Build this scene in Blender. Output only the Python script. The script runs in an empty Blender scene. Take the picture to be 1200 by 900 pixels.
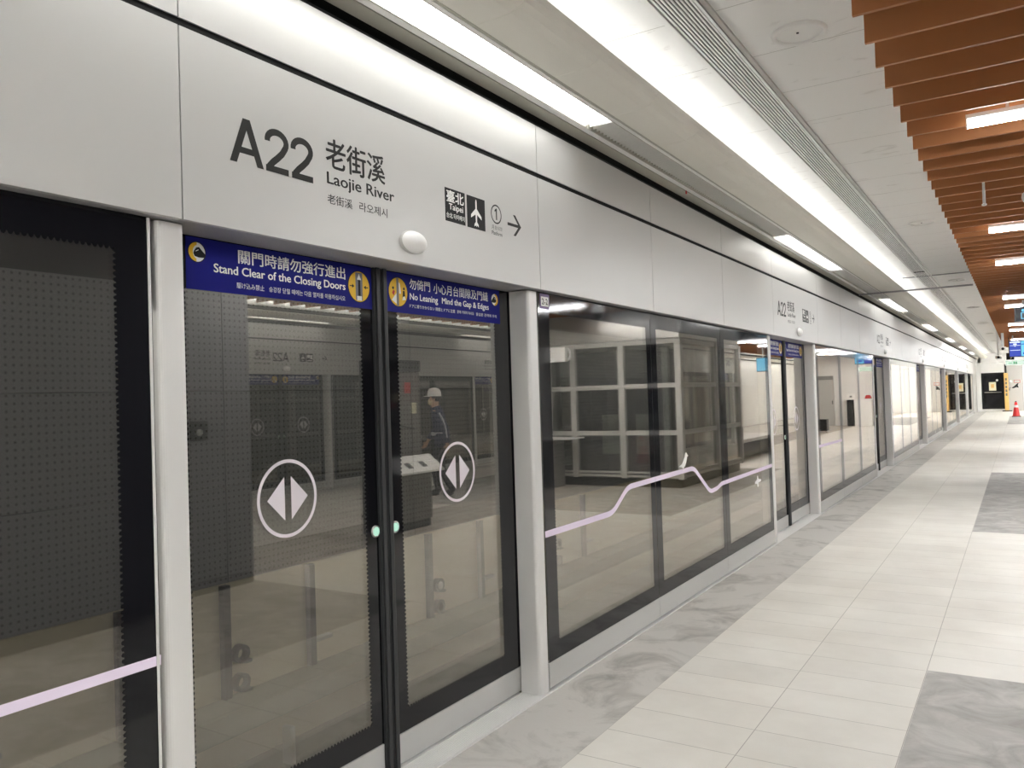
import bpy, bmesh, math, random
from mathutils import Vector, Matrix
random.seed(7)
S = bpy.context.scene
COL = S.collection
PI = math.pi

# ------------------------------------------------------------------ dimensions (metres)
X0 = -2.23            # front plane of the screen doors beside the camera
PITCH = 7.12          # spacing of the doorways
DOOR0 = 2.69          # centre of the nearest doorway
MID = 2.175           # centre line of the island platform
XO = 2 * MID - X0     # front plane of the screen doors across the platform
Y_NEAR, Y_FAR = -4.45, 55.4
Z_C = 3.42            # white ceiling

# ------------------------------------------------------------------ node helpers
def new_mat(name):
    m = bpy.data.materials.new(name); m.use_nodes = True
    nt = m.node_tree; nt.nodes.clear()
    out = nt.nodes.new('ShaderNodeOutputMaterial')
    return m, nt, out

def N(nt, kind, **kw):
    n = nt.nodes.new(kind)
    for k, v in kw.items():
        if k in n.inputs.keys() if hasattr(n.inputs, 'keys') else False:
            n.inputs[k].default_value = v
        else:
            setattr(n, k, v)
    return n

def srgb(r, g, b):
    def f(c):
        c /= 255.0
        return c / 12.92 if c <= 0.04045 else ((c + 0.055) / 1.055) ** 2.4
    return (f(r), f(g), f(b), 1.0)

def pbr(name, col, rough=0.5, metal=0.0, spec=0.5, noise=0.0, nscale=4.0, bump=0.0, bscale=60.0, stretch=None, coat=0.0):
    m, nt, out = new_mat(name)
    p = nt.nodes.new('ShaderNodeBsdfPrincipled')
    p.inputs['Base Color'].default_value = col
    p.inputs['Roughness'].default_value = rough
    p.inputs['Metallic'].default_value = metal
    p.inputs['Specular IOR Level'].default_value = spec
    p.inputs['Coat Weight'].default_value = coat
    nt.links.new(p.outputs[0], out.inputs[0])
    if noise or bump:
        tc = nt.nodes.new('ShaderNodeTexCoord')
        mp = nt.nodes.new('ShaderNodeMapping')
        if stretch: mp.inputs['Scale'].default_value = stretch
        nt.links.new(tc.outputs['Object'], mp.inputs['Vector'])
        if noise:
            nz = nt.nodes.new('ShaderNodeTexNoise'); nz.inputs['Scale'].default_value = nscale; nz.inputs['Detail'].default_value = 5
            nt.links.new(mp.outputs[0], nz.inputs['Vector'])
            mx = nt.nodes.new('ShaderNodeMix'); mx.data_type = 'RGBA'
            c2 = tuple(max(0, c * (1 - noise)) for c in col[:3]) + (1,)
            c3 = tuple(min(1, c * (1 + noise)) for c in col[:3]) + (1,)
            mx.inputs['A'].default_value = c2; mx.inputs['B'].default_value = c3
            nt.links.new(nz.outputs['Fac'], mx.inputs['Factor'])
            nt.links.new(mx.outputs['Result'], p.inputs['Base Color'])
        if bump:
            nb = nt.nodes.new('ShaderNodeTexNoise'); nb.inputs['Scale'].default_value = bscale
            nt.links.new(mp.outputs[0], nb.inputs['Vector'])
            bp = nt.nodes.new('ShaderNodeBump'); bp.inputs['Strength'].default_value = bump; bp.inputs['Distance'].default_value = 0.004
            nt.links.new(nb.outputs['Fac'], bp.inputs['Height'])
            nt.links.new(bp.outputs[0], p.inputs['Normal'])
    return m

def emit(name, col, strength):
    m, nt, out = new_mat(name)
    e = nt.nodes.new('ShaderNodeEmission')
    e.inputs[0].default_value = col; e.inputs[1].default_value = strength
    nt.links.new(e.outputs[0], out.inputs[0])
    return m

def glass_mat(name, f0, tint, rough=0.0):
    """coated architectural glass: straight transmission + Schlick-like mirror"""
    m, nt, out = new_mat(name)
    tr = nt.nodes.new('ShaderNodeBsdfTransparent'); tr.inputs[0].default_value = tint
    gl = nt.nodes.new('ShaderNodeBsdfGlossy'); gl.inputs['Roughness'].default_value = rough
    gl.inputs[0].default_value = (1.0, 0.955, 0.90, 1)
    lw = nt.nodes.new('ShaderNodeLayerWeight'); lw.inputs['Blend'].default_value = 0.5
    pw = nt.nodes.new('ShaderNodeMath'); pw.operation = 'POWER'; pw.inputs[1].default_value = 3.3
    nt.links.new(lw.outputs['Facing'], pw.inputs[0])
    ma = nt.nodes.new('ShaderNodeMath'); ma.operation = 'MULTIPLY_ADD'
    ma.inputs[1].default_value = 1 - f0; ma.inputs[2].default_value = f0
    nt.links.new(pw.outputs[0], ma.inputs[0])
    mx = nt.nodes.new('ShaderNodeMixShader')
    nt.links.new(ma.outputs[0], mx.inputs[0]); nt.links.new(tr.outputs[0], mx.inputs[1]); nt.links.new(gl.outputs[0], mx.inputs[2])
    nt.links.new(mx.outputs[0], out.inputs[0])
    return m

M = {}
M['panel'] = pbr('satin_grey_panel', srgb(200, 199, 196), 0.4, 0.2, 0.5, noise=0.015, nscale=1.5)
M['fascia'] = pbr('satin_fascia', srgb(204, 203, 200), 0.36, 0.3, 0.5, noise=0.015, nscale=1.5)
M['alu'] = pbr('brushed_aluminium', srgb(226, 224, 221), 0.4, 0.25, 0.5, noise=0.02, nscale=3, bump=0.06, bscale=90, stretch=(1, 1, 0.03))
M['alu_dark'] = pbr('grey_brushed_metal', srgb(168, 167, 168), 0.4, 0.35, 0.5, noise=0.05, nscale=4, stretch=(1, 0.05, 1))
M['steel'] = pbr('stainless_steel', srgb(196, 194, 190), 0.28, 0.9, 0.5, noise=0.03, nscale=5)
M['white'] = pbr('white_paint', srgb(244, 243, 240), 0.5, 0, 0.4, noise=0.012, nscale=3)
M['cove'] = pbr('warm_white_cove_panel', srgb(238, 235, 226), 0.5, 0, 0.3, noise=0.012, nscale=2)
M['strip'] = pbr('grey_ceiling_strip', srgb(186, 183, 172), 0.5, 0.2, 0.4, noise=0.03, nscale=3)
M['black'] = pbr('black_gap', (0.004, 0.004, 0.004, 1), 0.7, 0, 0.2)
M['rubber'] = pbr('black_rubber', (0.032, 0.033, 0.034, 1), 0.42, 0, 0.4, bump=0.05, bscale=30)
M['frit'] = pbr('black_ceramic_frit', (0.006, 0.006, 0.008, 1), 0.06, 0, 0.45)
M['fritgrey'] = pbr('grey_frit_dots', srgb(110, 112, 114), 0.3, 0, 0.4)
M['ink'] = pbr('dark_grey_lettering', srgb(42, 42, 40), 0.5, 0, 0.3)
M['inkblack'] = pbr('black_print', srgb(20, 20, 20), 0.5, 0, 0.3)
M['wprint'] = pbr('white_print', srgb(245, 244, 240), 0.5, 0, 0.3)
M['lilac'] = pbr('pale_lilac_film', srgb(236, 222, 240), 0.5, 0, 0.3)
M['blue'] = pbr('navy_blue_film', srgb(30, 32, 122), 0.5, 0, 0.12, noise=0.03, nscale=6)
M['purple'] = pbr('purple_film', srgb(92, 60, 120), 0.4)
M['yellow'] = pbr('yellow_print', srgb(238, 190, 40), 0.5)
M['greyprint'] = pbr('grey_print', srgb(120, 120, 126), 0.5)
M['redprint'] = pbr('red_print', srgb(200, 50, 45), 0.5)
M['decal'] = pbr('grey_lilac_decal', srgb(222, 214, 220), 0.5, 0, 0.3)
M['baffle'] = pbr('orange_brown_baffle', srgb(174, 116, 73), 0.45, 0, 0.35, noise=0.05, nscale=2.5)
M['grille'] = pbr('white_grille_blade', srgb(242, 241, 238), 0.45, 0.1, 0.4)
M['dark'] = pbr('dark_grey_cladding', srgb(122, 122, 128), 0.45, 0.1, 0.4, noise=0.06, nscale=3)
M['charcoal'] = pbr('charcoal_paint', srgb(38, 38, 40), 0.35, 0.1, 0.4)
M['totem'] = pbr('dull_grey_enamel', srgb(112, 110, 107), 0.45, 0.1, 0.4, noise=0.03, nscale=3)
M['grey'] = pbr('mid_grey_paint', srgb(140, 139, 136), 0.5, 0.1, 0.4)
M['lightgrey'] = pbr('light_grey_paint', srgb(196, 194, 190), 0.5, 0.05, 0.4, noise=0.02, nscale=2)
M['endwall'] = pbr('pale_wall_panel', srgb(236, 235, 232), 0.45, 0.05, 0.4, noise=0.02, nscale=2)
M['tunnel_dark'] = pbr('dark_tunnel_concrete', srgb(70, 70, 70), 0.85, 0, 0.2, noise=0.2, nscale=2)
M['tunnel'] = pbr('beige_tunnel_concrete', srgb(186, 176, 156), 0.85, 0, 0.2, noise=0.12, nscale=1.6, bump=0.2, bscale=20)
M['olive'] = pbr('olive_grey_paint', srgb(112, 112, 98), 0.6, 0, 0.3, noise=0.08, nscale=4)
M['red'] = pbr('red_plastic', srgb(205, 45, 45), 0.4, 0, 0.5)
M['orange'] = pbr('orange_yellow_wrap', srgb(226, 184, 112), 0.5, 0, 0.4, noise=0.15, nscale=9)
M['paper'] = pbr('cream_paper', srgb(232, 226, 196), 0.7)
M['green'] = pbr('green_sign_face', srgb(60, 150, 95), 0.4)
M['navy'] = pbr('navy_jacket', srgb(52, 54, 84), 0.85, 0, 0.2, noise=0.15, nscale=12)
M['trouser'] = pbr('charcoal_trousers', srgb(46, 46, 52), 0.85, 0, 0.2, noise=0.15, nscale=12)
M['skin'] = pbr('skin', srgb(205, 160, 130), 0.55, 0, 0.4)
M['mask'] = pbr('pale_mask', srgb(228, 206, 160), 0.7)
M['helmet'] = pbr('white_helmet', srgb(240, 240, 238), 0.3, 0, 0.5)
M['silver'] = pbr('reflective_tape', srgb(220, 220, 222), 0.3, 0.3, 0.5)
M['hair'] = pbr('black_hair', srgb(24, 20, 18), 0.6)
M['glass'] = glass_mat('coated_glass', 0.15, (0.74, 0.74, 0.71, 1))
M['plainglass'] = glass_mat('clear_glass', 0.06, (0.80, 0.82, 0.82, 1))
M['led'] = emit('led_lens', (0.985, 0.995, 1, 1), 3.4)
M['cove_led'] = emit('cove_led', (0.985, 0.995, 1, 1), 3.3)
M['cove_led_far'] = emit('cove_led_far', (0.985, 0.995, 1, 1), 22.0)
M['bar_led'] = emit('bar_led', (0.97, 0.99, 1, 1), 52.0)
M['bar_side'] = emit('bar_diffuser_side', (0.985, 0.995, 1, 1), 2.2)
M['tunnel_led'] = emit('tunnel_lamp', (1, 0.97, 0.90, 1), 60.0)
M['screen_blue'] = emit('blue_screen', srgb(70, 85, 175), 0.27)
M['screen_cyan'] = emit('cyan_screen', srgb(120, 205, 245), 0.27)
M['screen_white'] = emit('white_screen', srgb(225, 235, 250), 0.3)
M['exit'] = emit('lit_sign_face', srgb(214, 236, 218), 0.24)
M['button'] = emit('green_lit_button', srgb(190, 240, 215), 0.2)
M['bluelamp'] = emit('blue_lamp', srgb(70, 150, 255), 1.4)

def floor_tile_mat():
    m, nt, out = new_mat('pale_stone_tile')
    p = nt.nodes.new('ShaderNodeBsdfPrincipled'); p.inputs['Roughness'].default_value = 0.42
    p.inputs['Specular IOR Level'].default_value = 0.35
    g = nt.nodes.new('ShaderNodeNewGeometry')
    mp = nt.nodes.new('ShaderNodeMapping'); mp.inputs['Location'].default_value = (1.746, -3.552 + 31, 0)
    nt.links.new(g.outputs['Position'], mp.inputs['Vector'])
    br = nt.nodes.new('ShaderNodeTexBrick'); br.offset = 0.0; br.squash = 1.0
    br.inputs['Scale'].default_value = 1.0; br.inputs['Brick Width'].default_value = 0.62; br.inputs['Row Height'].default_value = 0.31
    br.inputs['Mortar Size'].default_value = 0.0022; br.inputs['Mortar Smooth'].default_value = 0.3; br.inputs['Bias'].default_value = 0
    br.inputs['Color1'].default_value = srgb(229, 225, 217); br.inputs['Color2'].default_value = srgb(223, 219, 211)
    br.inputs['Mortar'].default_value = srgb(166, 160, 152)
    nt.links.new(mp.outputs[0], br.inputs['Vector'])
    n1 = nt.nodes.new('ShaderNodeTexNoise'); n1.inputs['Scale'].default_value = 1.3; n1.inputs['Detail'].default_value = 8; n1.inputs['Roughness'].default_value = 0.65
    nt.links.new(g.outputs['Position'], n1.inputs['Vector'])
    cr = nt.nodes.new('ShaderNodeValToRGB')
    cr.color_ramp.elements[0].position = 0.3; cr.color_ramp.elements[0].color = (0.86, 0.845, 0.83, 1)
    cr.color_ramp.elements[1].position = 0.62; cr.color_ramp.elements[1].color = (1, 1, 1, 1)
    nt.links.new(n1.outputs['Fac'], cr.inputs[0])
    mx = nt.nodes.new('ShaderNodeMix'); mx.data_type = 'RGBA'; mx.blend_type = 'MULTIPLY'; mx.inputs['Factor'].default_value = 1
    nt.links.new(br.outputs['Color'], mx.inputs['A']); nt.links.new(cr.outputs[0], mx.inputs['B'])
    nt.links.new(mx.outputs['Result'], p.inputs['Base Color'])
    bp = nt.nodes.new('ShaderNodeBump'); bp.inputs['Strength'].default_value = 0.25; bp.inputs['Distance'].default_value = 0.002; bp.invert = True
    nt.links.new(br.outputs['Fac'], bp.inputs['Height']); nt.links.new(bp.outputs[0], p.inputs['Normal'])
    nt.links.new(p.outputs[0], out.inputs[0])
    return m

def concrete_mat(name, base, dark, scale, lo, hi, rough=0.55):
    m, nt, out = new_mat(name)
    p = nt.nodes.new('ShaderNodeBsdfPrincipled'); p.inputs['Roughness'].default_value = rough
    p.inputs['Specular IOR Level'].default_value = 0.3
    g = nt.nodes.new('ShaderNodeNewGeometry')
    n1 = nt.nodes.new('ShaderNodeTexNoise'); n1.inputs['Scale'].default_value = scale; n1.inputs['Detail'].default_value = 9
    n1.inputs['Roughness'].default_value = 0.62; n1.inputs['Distortion'].default_value = 1.2
    nt.links.new(g.outputs['Position'], n1.inputs['Vector'])
    cr = nt.nodes.new('ShaderNodeValToRGB')
    cr.color_ramp.elements[0].position = lo; cr.color_ramp.elements[0].color = dark
    cr.color_ramp.elements[1].position = hi; cr.color_ramp.elements[1].color = base
    nt.links.new(n1.outputs['Fac'], cr.inputs[0])
    nt.links.new(cr.outputs[0], p.inputs['Base Color'])
    n2 = nt.nodes.new('ShaderNodeTexNoise'); n2.inputs['Scale'].default_value = 40; n2.inputs['Detail'].default_value = 4
    nt.links.new(g.outputs['Position'], n2.inputs['Vector'])
    bp = nt.nodes.new('ShaderNodeBump'); bp.inputs['Strength'].default_value = 0.25; bp.inputs['Distance'].default_value = 0.004
    nt.links.new(n2.outputs['Fac'], bp.inputs['Height']); nt.links.new(bp.outputs[0], p.inputs['Normal'])
    nt.links.new(p.outputs[0], out.inputs[0])
    return m

def ceiling_mat():
    """white metal panels, a fine joint every 0.6 m, faint scuffs"""
    m, nt, out = new_mat('white_ceiling_panels')
    p = nt.nodes.new('ShaderNodeBsdfPrincipled'); p.inputs['Roughness'].default_value = 0.42; p.inputs['Specular IOR Level'].default_value = 0.35
    g = nt.nodes.new('ShaderNodeNewGeometry')
    sx = nt.nodes.new('ShaderNodeSeparateXYZ'); nt.links.new(g.outputs['Position'], sx.inputs[0])
    ad = nt.nodes.new('ShaderNodeMath'); ad.operation = 'ADD'; ad.inputs[1].default_value = 60 - 3.726 * 1.071
    nt.links.new(sx.outputs['Y'], ad.inputs[0])
    md = nt.nodes.new('ShaderNodeMath'); md.operation = 'MODULO'; md.inputs[1].default_value = 0.643
    nt.links.new(ad.outputs[0], md.inputs[0])
    lt = nt.nodes.new('ShaderNodeMath'); lt.operation = 'LESS_THAN'; lt.inputs[1].default_value = 0.006
    nt.links.new(md.outputs[0], lt.inputs[0])
    mx = nt.nodes.new('ShaderNodeMix'); mx.data_type = 'RGBA'
    mx.inputs['B'].default_value = srgb(196, 194, 188)
    nt.links.new(lt.outputs[0], mx.inputs['Factor'])
    n1 = nt.nodes.new('ShaderNodeTexNoise'); n1.inputs['Scale'].default_value = 2.2; n1.inputs['Detail'].default_value = 6; n1.inputs['Distortion'].default_value = 2.5
    mp = nt.nodes.new('ShaderNodeMapping'); mp.inputs['Scale'].default_value = (1.0, 2.2, 1)
    nt.links.new(g.outputs['Position'], mp.inputs['Vector']); nt.links.new(mp.outputs[0], n1.inputs['Vector'])
    cr = nt.nodes.new('ShaderNodeValToRGB')
    cr.color_ramp.elements[0].position = 0.30; cr.color_ramp.elements[0].color = srgb(228, 226, 222)
    cr.color_ramp.elements[1].position = 0.37; cr.color_ramp.elements[1].color = srgb(244, 243, 240)
    nt.links.new(n1.outputs['Fac'], cr.inputs[0]); nt.links.new(cr.outputs[0], mx.inputs['A'])
    nt.links.new(mx.outputs['Result'], p.inputs['Base Color'])
    nt.links.new(p.outputs[0], out.inputs[0])
    return m

def perforated_mat():
    """dark acoustic panels with a square grid of round holes"""
    m, nt, out = new_mat('perforated_acoustic_panel')
    p = nt.nodes.new('ShaderNodeBsdfPrincipled'); p.inputs['Roughness'].default_value = 0.5; p.inputs['Metallic'].default_value = 0.2
    g = nt.nodes.new('ShaderNodeNewGeometry')
    sp = nt.nodes.new('ShaderNodeSeparateXYZ'); nt.links.new(g.outputs['Position'], sp.inputs[0])
    def fr(sock, k):
        a = nt.nodes.new('ShaderNodeMath'); a.operation = 'MULTIPLY'; a.inputs[1].default_value = 1 / k; nt.links.new(sock, a.inputs[0])
        b = nt.nodes.new('ShaderNodeMath'); b.operation = 'FRACT'; nt.links.new(a.outputs[0], b.inputs[0])
        c = nt.nodes.new('ShaderNodeMath'); c.operation = 'SUBTRACT'; c.inputs[1].default_value = 0.5; nt.links.new(b.outputs[0], c.inputs[0])
        d = nt.nodes.new('ShaderNodeMath'); d.operation = 'POWER'; d.inputs[1].default_value = 2; nt.links.new(c.outputs[0], d.inputs[0])
        return d.outputs[0]
    s = nt.nodes.new('ShaderNodeMath'); s.operation = 'ADD'
    nt.links.new(fr(sp.outputs['Y'], 0.05), s.inputs[0]); nt.links.new(fr(sp.outputs['Z'], 0.05), s.inputs[1])
    lt = nt.nodes.new('ShaderNodeMath'); lt.operation = 'LESS_THAN'; lt.inputs[1].default_value = 0.034
    nt.links.new(s.outputs[0], lt.inputs[0])
    mx = nt.nodes.new('ShaderNodeMix'); mx.data_type = 'RGBA'
    mx.inputs['A'].default_value = srgb(132, 133, 137); mx.inputs['B'].default_value = srgb(84, 84, 84)
    nt.links.new(lt.outputs[0], mx.inputs['Factor'])
    nt.links.new(mx.outputs['Result'], p.inputs['Base Color'])
    nt.links.new(p.outputs[0], out.inputs[0])
    return m

M['tile'] = floor_tile_mat()
M['concrete'] = concrete_mat('scuffed_grey_screed', srgb(200, 196, 190), srgb(152, 148, 142), 2.4, 0.28, 0.50)
M['square'] = concrete_mat('rough_grey_screed', srgb(188, 185, 180), srgb(154, 150, 145), 3.2, 0.35, 0.65, 0.65)
M['dimfloor'] = concrete_mat('dull_beige_screed', srgb(190, 184, 174), srgb(160, 153, 144), 1.2, 0.35, 0.65)
M['ceil'] = ceiling_mat()
M['perf'] = perforated_mat()

# ------------------------------------------------------------------ mesh helpers
class MB:
    def __init__(s): s.v = []; s.f = []; s.m = []; s.sm = []
    def add(s, vs, fs, mi=0, smooth=False):
        o = len(s.v); s.v += [tuple(v) for v in vs]
        for f in fs:
            s.f.append(tuple(o + i for i in f)); s.m.append(mi); s.sm.append(smooth)
        return s
    def box(s, x0, x1, y0, y1, z0, z1, bev=0.0, mi=0):
        if bev > 0:
            bm = bmesh.new(); bmesh.ops.create_cube(bm, size=1)
            for v in bm.verts:
                v.co = ((x0 + x1) / 2 + v.co.x * (x1 - x0), (y0 + y1) / 2 + v.co.y * (y1 - y0), (z0 + z1) / 2 + v.co.z * (z1 - z0))
            bmesh.ops.bevel(bm, geom=bm.edges[:], offset=bev, segments=2, profile=0.5, affect='EDGES')
            bm.verts.index_update()
            s.add([v.co[:] for v in bm.verts], [[v.index for v in f.verts] for f in bm.faces], mi); bm.free()
            return s
        v = [(x, y, z) for x in (x0, x1) for y in (y0, y1) for z in (z0, z1)]
        return s.add(v, [(0, 1, 3, 2), (4, 6, 7, 5), (0, 4, 5, 1), (2, 3, 7, 6), (0, 2, 6, 4), (1, 5, 7, 3)], mi)
    def quad(s, a, b, c, d, mi=0): return s.add([a, b, c, d], [(0, 1, 2, 3)], mi)
    def cyl(s, p0, p1, r, n=20, mi=0, r1=None, cap=True, smooth=True):
        p0, p1 = Vector(p0), Vector(p1); d = (p1 - p0).normalized(); r1 = r if r1 is None else r1
        a = d.orthogonal().normalized(); b = d.cross(a)
        vs = []
        for i in range(n):
            t = 2 * PI * i / n; u = a * math.cos(t) + b * math.sin(t)
            vs.append(p0 + u * r); vs.append(p1 + u * r1)
        fs = [(2 * i, 2 * ((i + 1) % n), 2 * ((i + 1) % n) + 1, 2 * i + 1) for i in range(n)]
        s.add(vs, fs, mi, smooth)
        if cap:
            s.add([vs[2 * i] for i in range(n)], [tuple(reversed(range(n)))], mi)
            s.add([vs[2 * i + 1] for i in range(n)], [tuple(range(n))], mi)
        return s
    def lathe(s, prof, c, axis='z', n=28, mi=0, smooth=True):
        """prof: (r, h) list, around the axis through c"""
        cx, cy, cz = c; vs = []
        for r, h in prof:
            for i in range(n):
                t = 2 * PI * i / n; a, b = r * math.cos(t), r * math.sin(t)
                vs.append((cx + a, cy + b, cz + h) if axis == 'z' else (cx + h, cy + a, cz + b))
        fs = []
        for k in range(len(prof) - 1):
            for i in range(n):
                j = (i + 1) % n
                fs.append((k * n + i, k * n + j, (k + 1) * n + j, (k + 1) * n + i))
        s.add(vs, fs, mi, smooth)
        if prof[0][0] > 1e-5: s.add(vs[:n], [tuple(reversed(range(n)))], mi)
        if prof[-1][0] > 1e-5: s.add(vs[-n:], [tuple(range(n))], mi)
        return s
    def poly_x(s, pts, x, mi=0, t=0.0):
        """polygon in the y-z plane facing +x, thickness t"""
        n = len(pts)
        vs = [(x, y, z) for y, z in pts]
        if t <= 0: return s.add(vs, [tuple(range(n))], mi)
        vs += [(x - t, y, z) for y, z in pts]
        return s.add(vs, [tuple(range(n)), tuple(reversed(range(n, 2 * n)))] + [(i, n + i, n + (i + 1) % n, (i + 1) % n) for i in range(n)], mi)
    def ell_x(s, y, z, ry, rz, x, mi=0, n=36, a0=0, a1=2 * PI):
        return s.poly_x([(y + ry * math.cos(a0 + (a1 - a0) * i / n), z + rz * math.sin(a0 + (a1 - a0) * i / n)) for i in range(n)], x, mi)
    def ring_x(s, y, z, r0, r1, x, mi=0, n=56):
        vs = []
        for i in range(n):
            t = 2 * PI * i / n
            vs += [(x, y + r0 * math.cos(t), z + r0 * math.sin(t)), (x, y + r1 * math.cos(t), z + r1 * math.sin(t))]
        return s.add(vs, [(2 * i, 2 * i + 1, 2 * ((i + 1) % n) + 1, 2 * ((i + 1) % n)) for i in range(n)], mi)
    def rect_x(s, y0, y1, z0, z1, x, mi=0): return s.quad((x, y0, z0), (x, y1, z0), (x, y1, z1), (x, y0, z1), mi)
    def prism_y(s, prof, y0, y1, mi=0, close=True, smooth=False):
        """profile (x,z) extruded along y"""
        n = len(prof); vs = [(x, y0, z) for x, z in prof] + [(x, y1, z) for x, z in prof]
        k = n if close else n - 1
        fs = [(i, (i + 1) % n, n + (i + 1) % n, n + i) for i in range(k)]
        if close: fs += [tuple(reversed(range(n))), tuple(range(n, 2 * n))]
        return s.add(vs, fs, mi, smooth)
    def tube(s, pts, r, n=10, mi=0):
        pts = [Vector(p) for p in pts]; rings = []
        up = Vector((0.13, 0.2, 0.97))
        for i, p in enumerate(pts):
            d = (pts[min(i + 1, len(pts) - 1)] - pts[max(i - 1, 0)]).normalized()
            a = d.cross(up).normalized(); b = d.cross(a)
            rings.append([p + (a * math.cos(2 * PI * k / n) + b * math.sin(2 * PI * k / n)) * r for k in range(n)])
        vs = [v for rg in rings for v in rg]; fs = []
        for i in range(len(pts) - 1):
            for k in range(n):
                fs.append((i * n + k, i * n + (k + 1) % n, (i + 1) * n + (k + 1) % n, (i + 1) * n + k))
        s.add(vs, fs, mi, True)
        s.add(rings[0], [tuple(reversed(range(n)))], mi); s.add(rings[-1], [tuple(range(n))], mi)
        return s
    def build(s, name, mats, parent=None, off=(0, 0, 0)):
        me = bpy.data.meshes.new(name)
        me.from_pydata([(v[0] - off[0], v[1] - off[1], v[2] - off[2]) for v in s.v], [], s.f)
        for mt in (mats if isinstance(mats, (list, tuple)) else [mats]): me.materials.append(mt)
        me.polygons.foreach_set('material_index', s.m)
        me.polygons.foreach_set('use_smooth', s.sm)
        me.update()
        o = bpy.data.objects.new(name, me); COL.objects.link(o)
        if parent: o.parent = parent
        return o

def tag(o, label=None, cat=None, group=None, kind=None):
    if label: o['label'] = label
    if cat: o['category'] = cat
    if group: o['group'] = group
    if kind: o['kind'] = kind
    return o
def thing(name, label, cat, loc=(0, 0, 0), rz=0.0, group=None):
    o = bpy.data.objects.new(name, None); COL.objects.link(o)
    o.empty_display_size = 0.1; o.location = loc; o.rotation_euler = (0, 0, rz)
    return tag(o, label, cat, group)
def struct(name, mb, mats):
    o = mb.build(name, mats); o['kind'] = 'structure'; return o
def dup(root, loc, rz=0.0, label=None, group=None, skip=()):
    r = root.copy(); COL.objects.link(r); r.location = loc; r.rotation_euler = (0, 0, rz)
    if label: r['label'] = label
    if group: r['group'] = group
    for ch in list(root.children):
        if ch.name.split('.')[0] in skip: continue
        c = ch.copy(); COL.objects.link(c); c.parent = r
        for g in list(ch.children):
            d = g.copy(); COL.objects.link(d); d.parent = c
    return r

ORD = ['first', 'second', 'third', 'fourth', 'fifth', 'sixth', 'seventh', 'eighth', 'ninth', 'tenth', 'eleventh', 'twelfth', 'thirteenth', 'fourteenth', 'fifteenth', 'sixteenth', 'seventeenth', 'eighteenth', 'nineteenth']
def ordinal(n):
    if n < 20: return ORD[n - 1]
    tens = {2: 'twent', 3: 'thirt', 4: 'fort', 5: 'fift', 6: 'sixt', 7: 'sevent', 8: 'eight', 9: 'ninet'}
    if n == 100: return 'hundredth'
    if n > 100: return 'hundred and ' + ordinal(n - 100)
    t, u = divmod(n, 10)
    return tens[t] + ('ieth' if u == 0 else 'y-' + ORD[u - 1])

# text -> mesh, fitted into a y/z box on a plane facing +x
def text_into(mb, body, y0, y1, z0, z1, x, mi=0, bold=0.0, keep=False):
    cu = bpy.data.curves.new('lettering', 'FONT'); cu.body = body; cu.size = 1.0; cu.resolution_u = 3
    ob = bpy.data.objects.new('lettering', cu); COL.objects.link(ob)
    bpy.context.view_layer.update()
    dg = bpy.context.evaluated_depsgraph_get()
    me = bpy.data.meshes.new_from_object(ob.evaluated_get(dg))
    vs = [v.co[:] for v in me.vertices]; fs = [tuple(p.vertices) for p in me.polygons]
    bpy.data.objects.remove(ob); bpy.data.curves.remove(cu); bpy.data.meshes.remove(me)
    if not vs: return mb
    a0 = min(v[0] for v in vs); a1 = max(v[0] for v in vs); b0 = min(v[1] for v in vs); b1 = max(v[1] for v in vs)
    sy = (y1 - y0) / (a1 - a0); sz = (z1 - z0) / (b1 - b0)
    d = bold * 0.9
    shifts = [(0, 0)] if d <= 0 else [(0, 0), (-d, 0), (d, 0), (0, -d * .6), (0, d * .6)]
    for k, (da, db) in enumerate(shifts):        # heavier strokes: the glyph repeated a hair's breadth aside
        mb.add([(x + 0.00002 * k, y0 + (v[0] - a0 + da) * sy, z0 + (v[1] - b0 + db) * sz) for v in vs], fs, mi)
    return mb

# ------------------------------------------------------------------ camera
cam = bpy.data.cameras.new('camera'); cam.sensor_width = 36; cam.lens = 36 * 950 / 1200; cam.clip_start = 0.05; cam.clip_end = 300
co = bpy.data.objects.new('camera', cam); COL.objects.link(co)
yaw, pitch, roll = 0.55985, 0.01909, -0.03189
f = Vector((-math.sin(yaw) * math.cos(pitch), math.cos(yaw) * math.cos(pitch), math.sin(pitch)))
r = Vector((math.cos(yaw), math.sin(yaw), 0)); u = r.cross(f)
r2 = r * math.cos(roll) + u * math.sin(roll); u2 = -r * math.sin(roll) + u * math.cos(roll)
co.matrix_world = Matrix(((r2.x, u2.x, -f.x, 0), (r2.y, u2.y, -f.y, 0), (r2.z, u2.z, -f.z, 1.6), (0, 0, 0, 1)))
S.camera = co

# ================================================================== SETTING
def mir(x, s): return x if s == 0 else 2 * MID - x

fl = MB()
def fr(x0, x1, y0, y1, mi): fl.quad((x0, y0, 0), (x1, y0, 0), (x1, y1, 0), (x0, y1, 0), mi)
ya, yb = Y_NEAR, Y_FAR
sq = [(-1.8, 5.115), (10.16, 17.08), (37.6, 47.0)]
for s in (0, 1):
    def fx(a, b, c, d, mi):
        p, q = sorted((mir(a, s), mir(b, s))); fr(p, q, c, d, mi)
    fx(-2.23, -1.746, ya, yb, 1)
    fx(-1.746, -0.503, ya, yb, 0)
    cur = ya
    for a, b in sq:
        fx(-0.503, 1.55, cur, a, 0); fx(-0.503, 1.55, a, b, 2); cur = b
    fx(-0.503, 1.55, cur, yb, 0)
fr(1.55, 2 * MID - 1.55, ya, yb, 3)
# slab body
fl.box(X0 + 0.001, XO - 0.001, ya, yb, -1.3, -0.01, mi=3)
struct('floor', fl, [M['tile'], M['concrete'], M['square'], M['dimfloor']])

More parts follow.
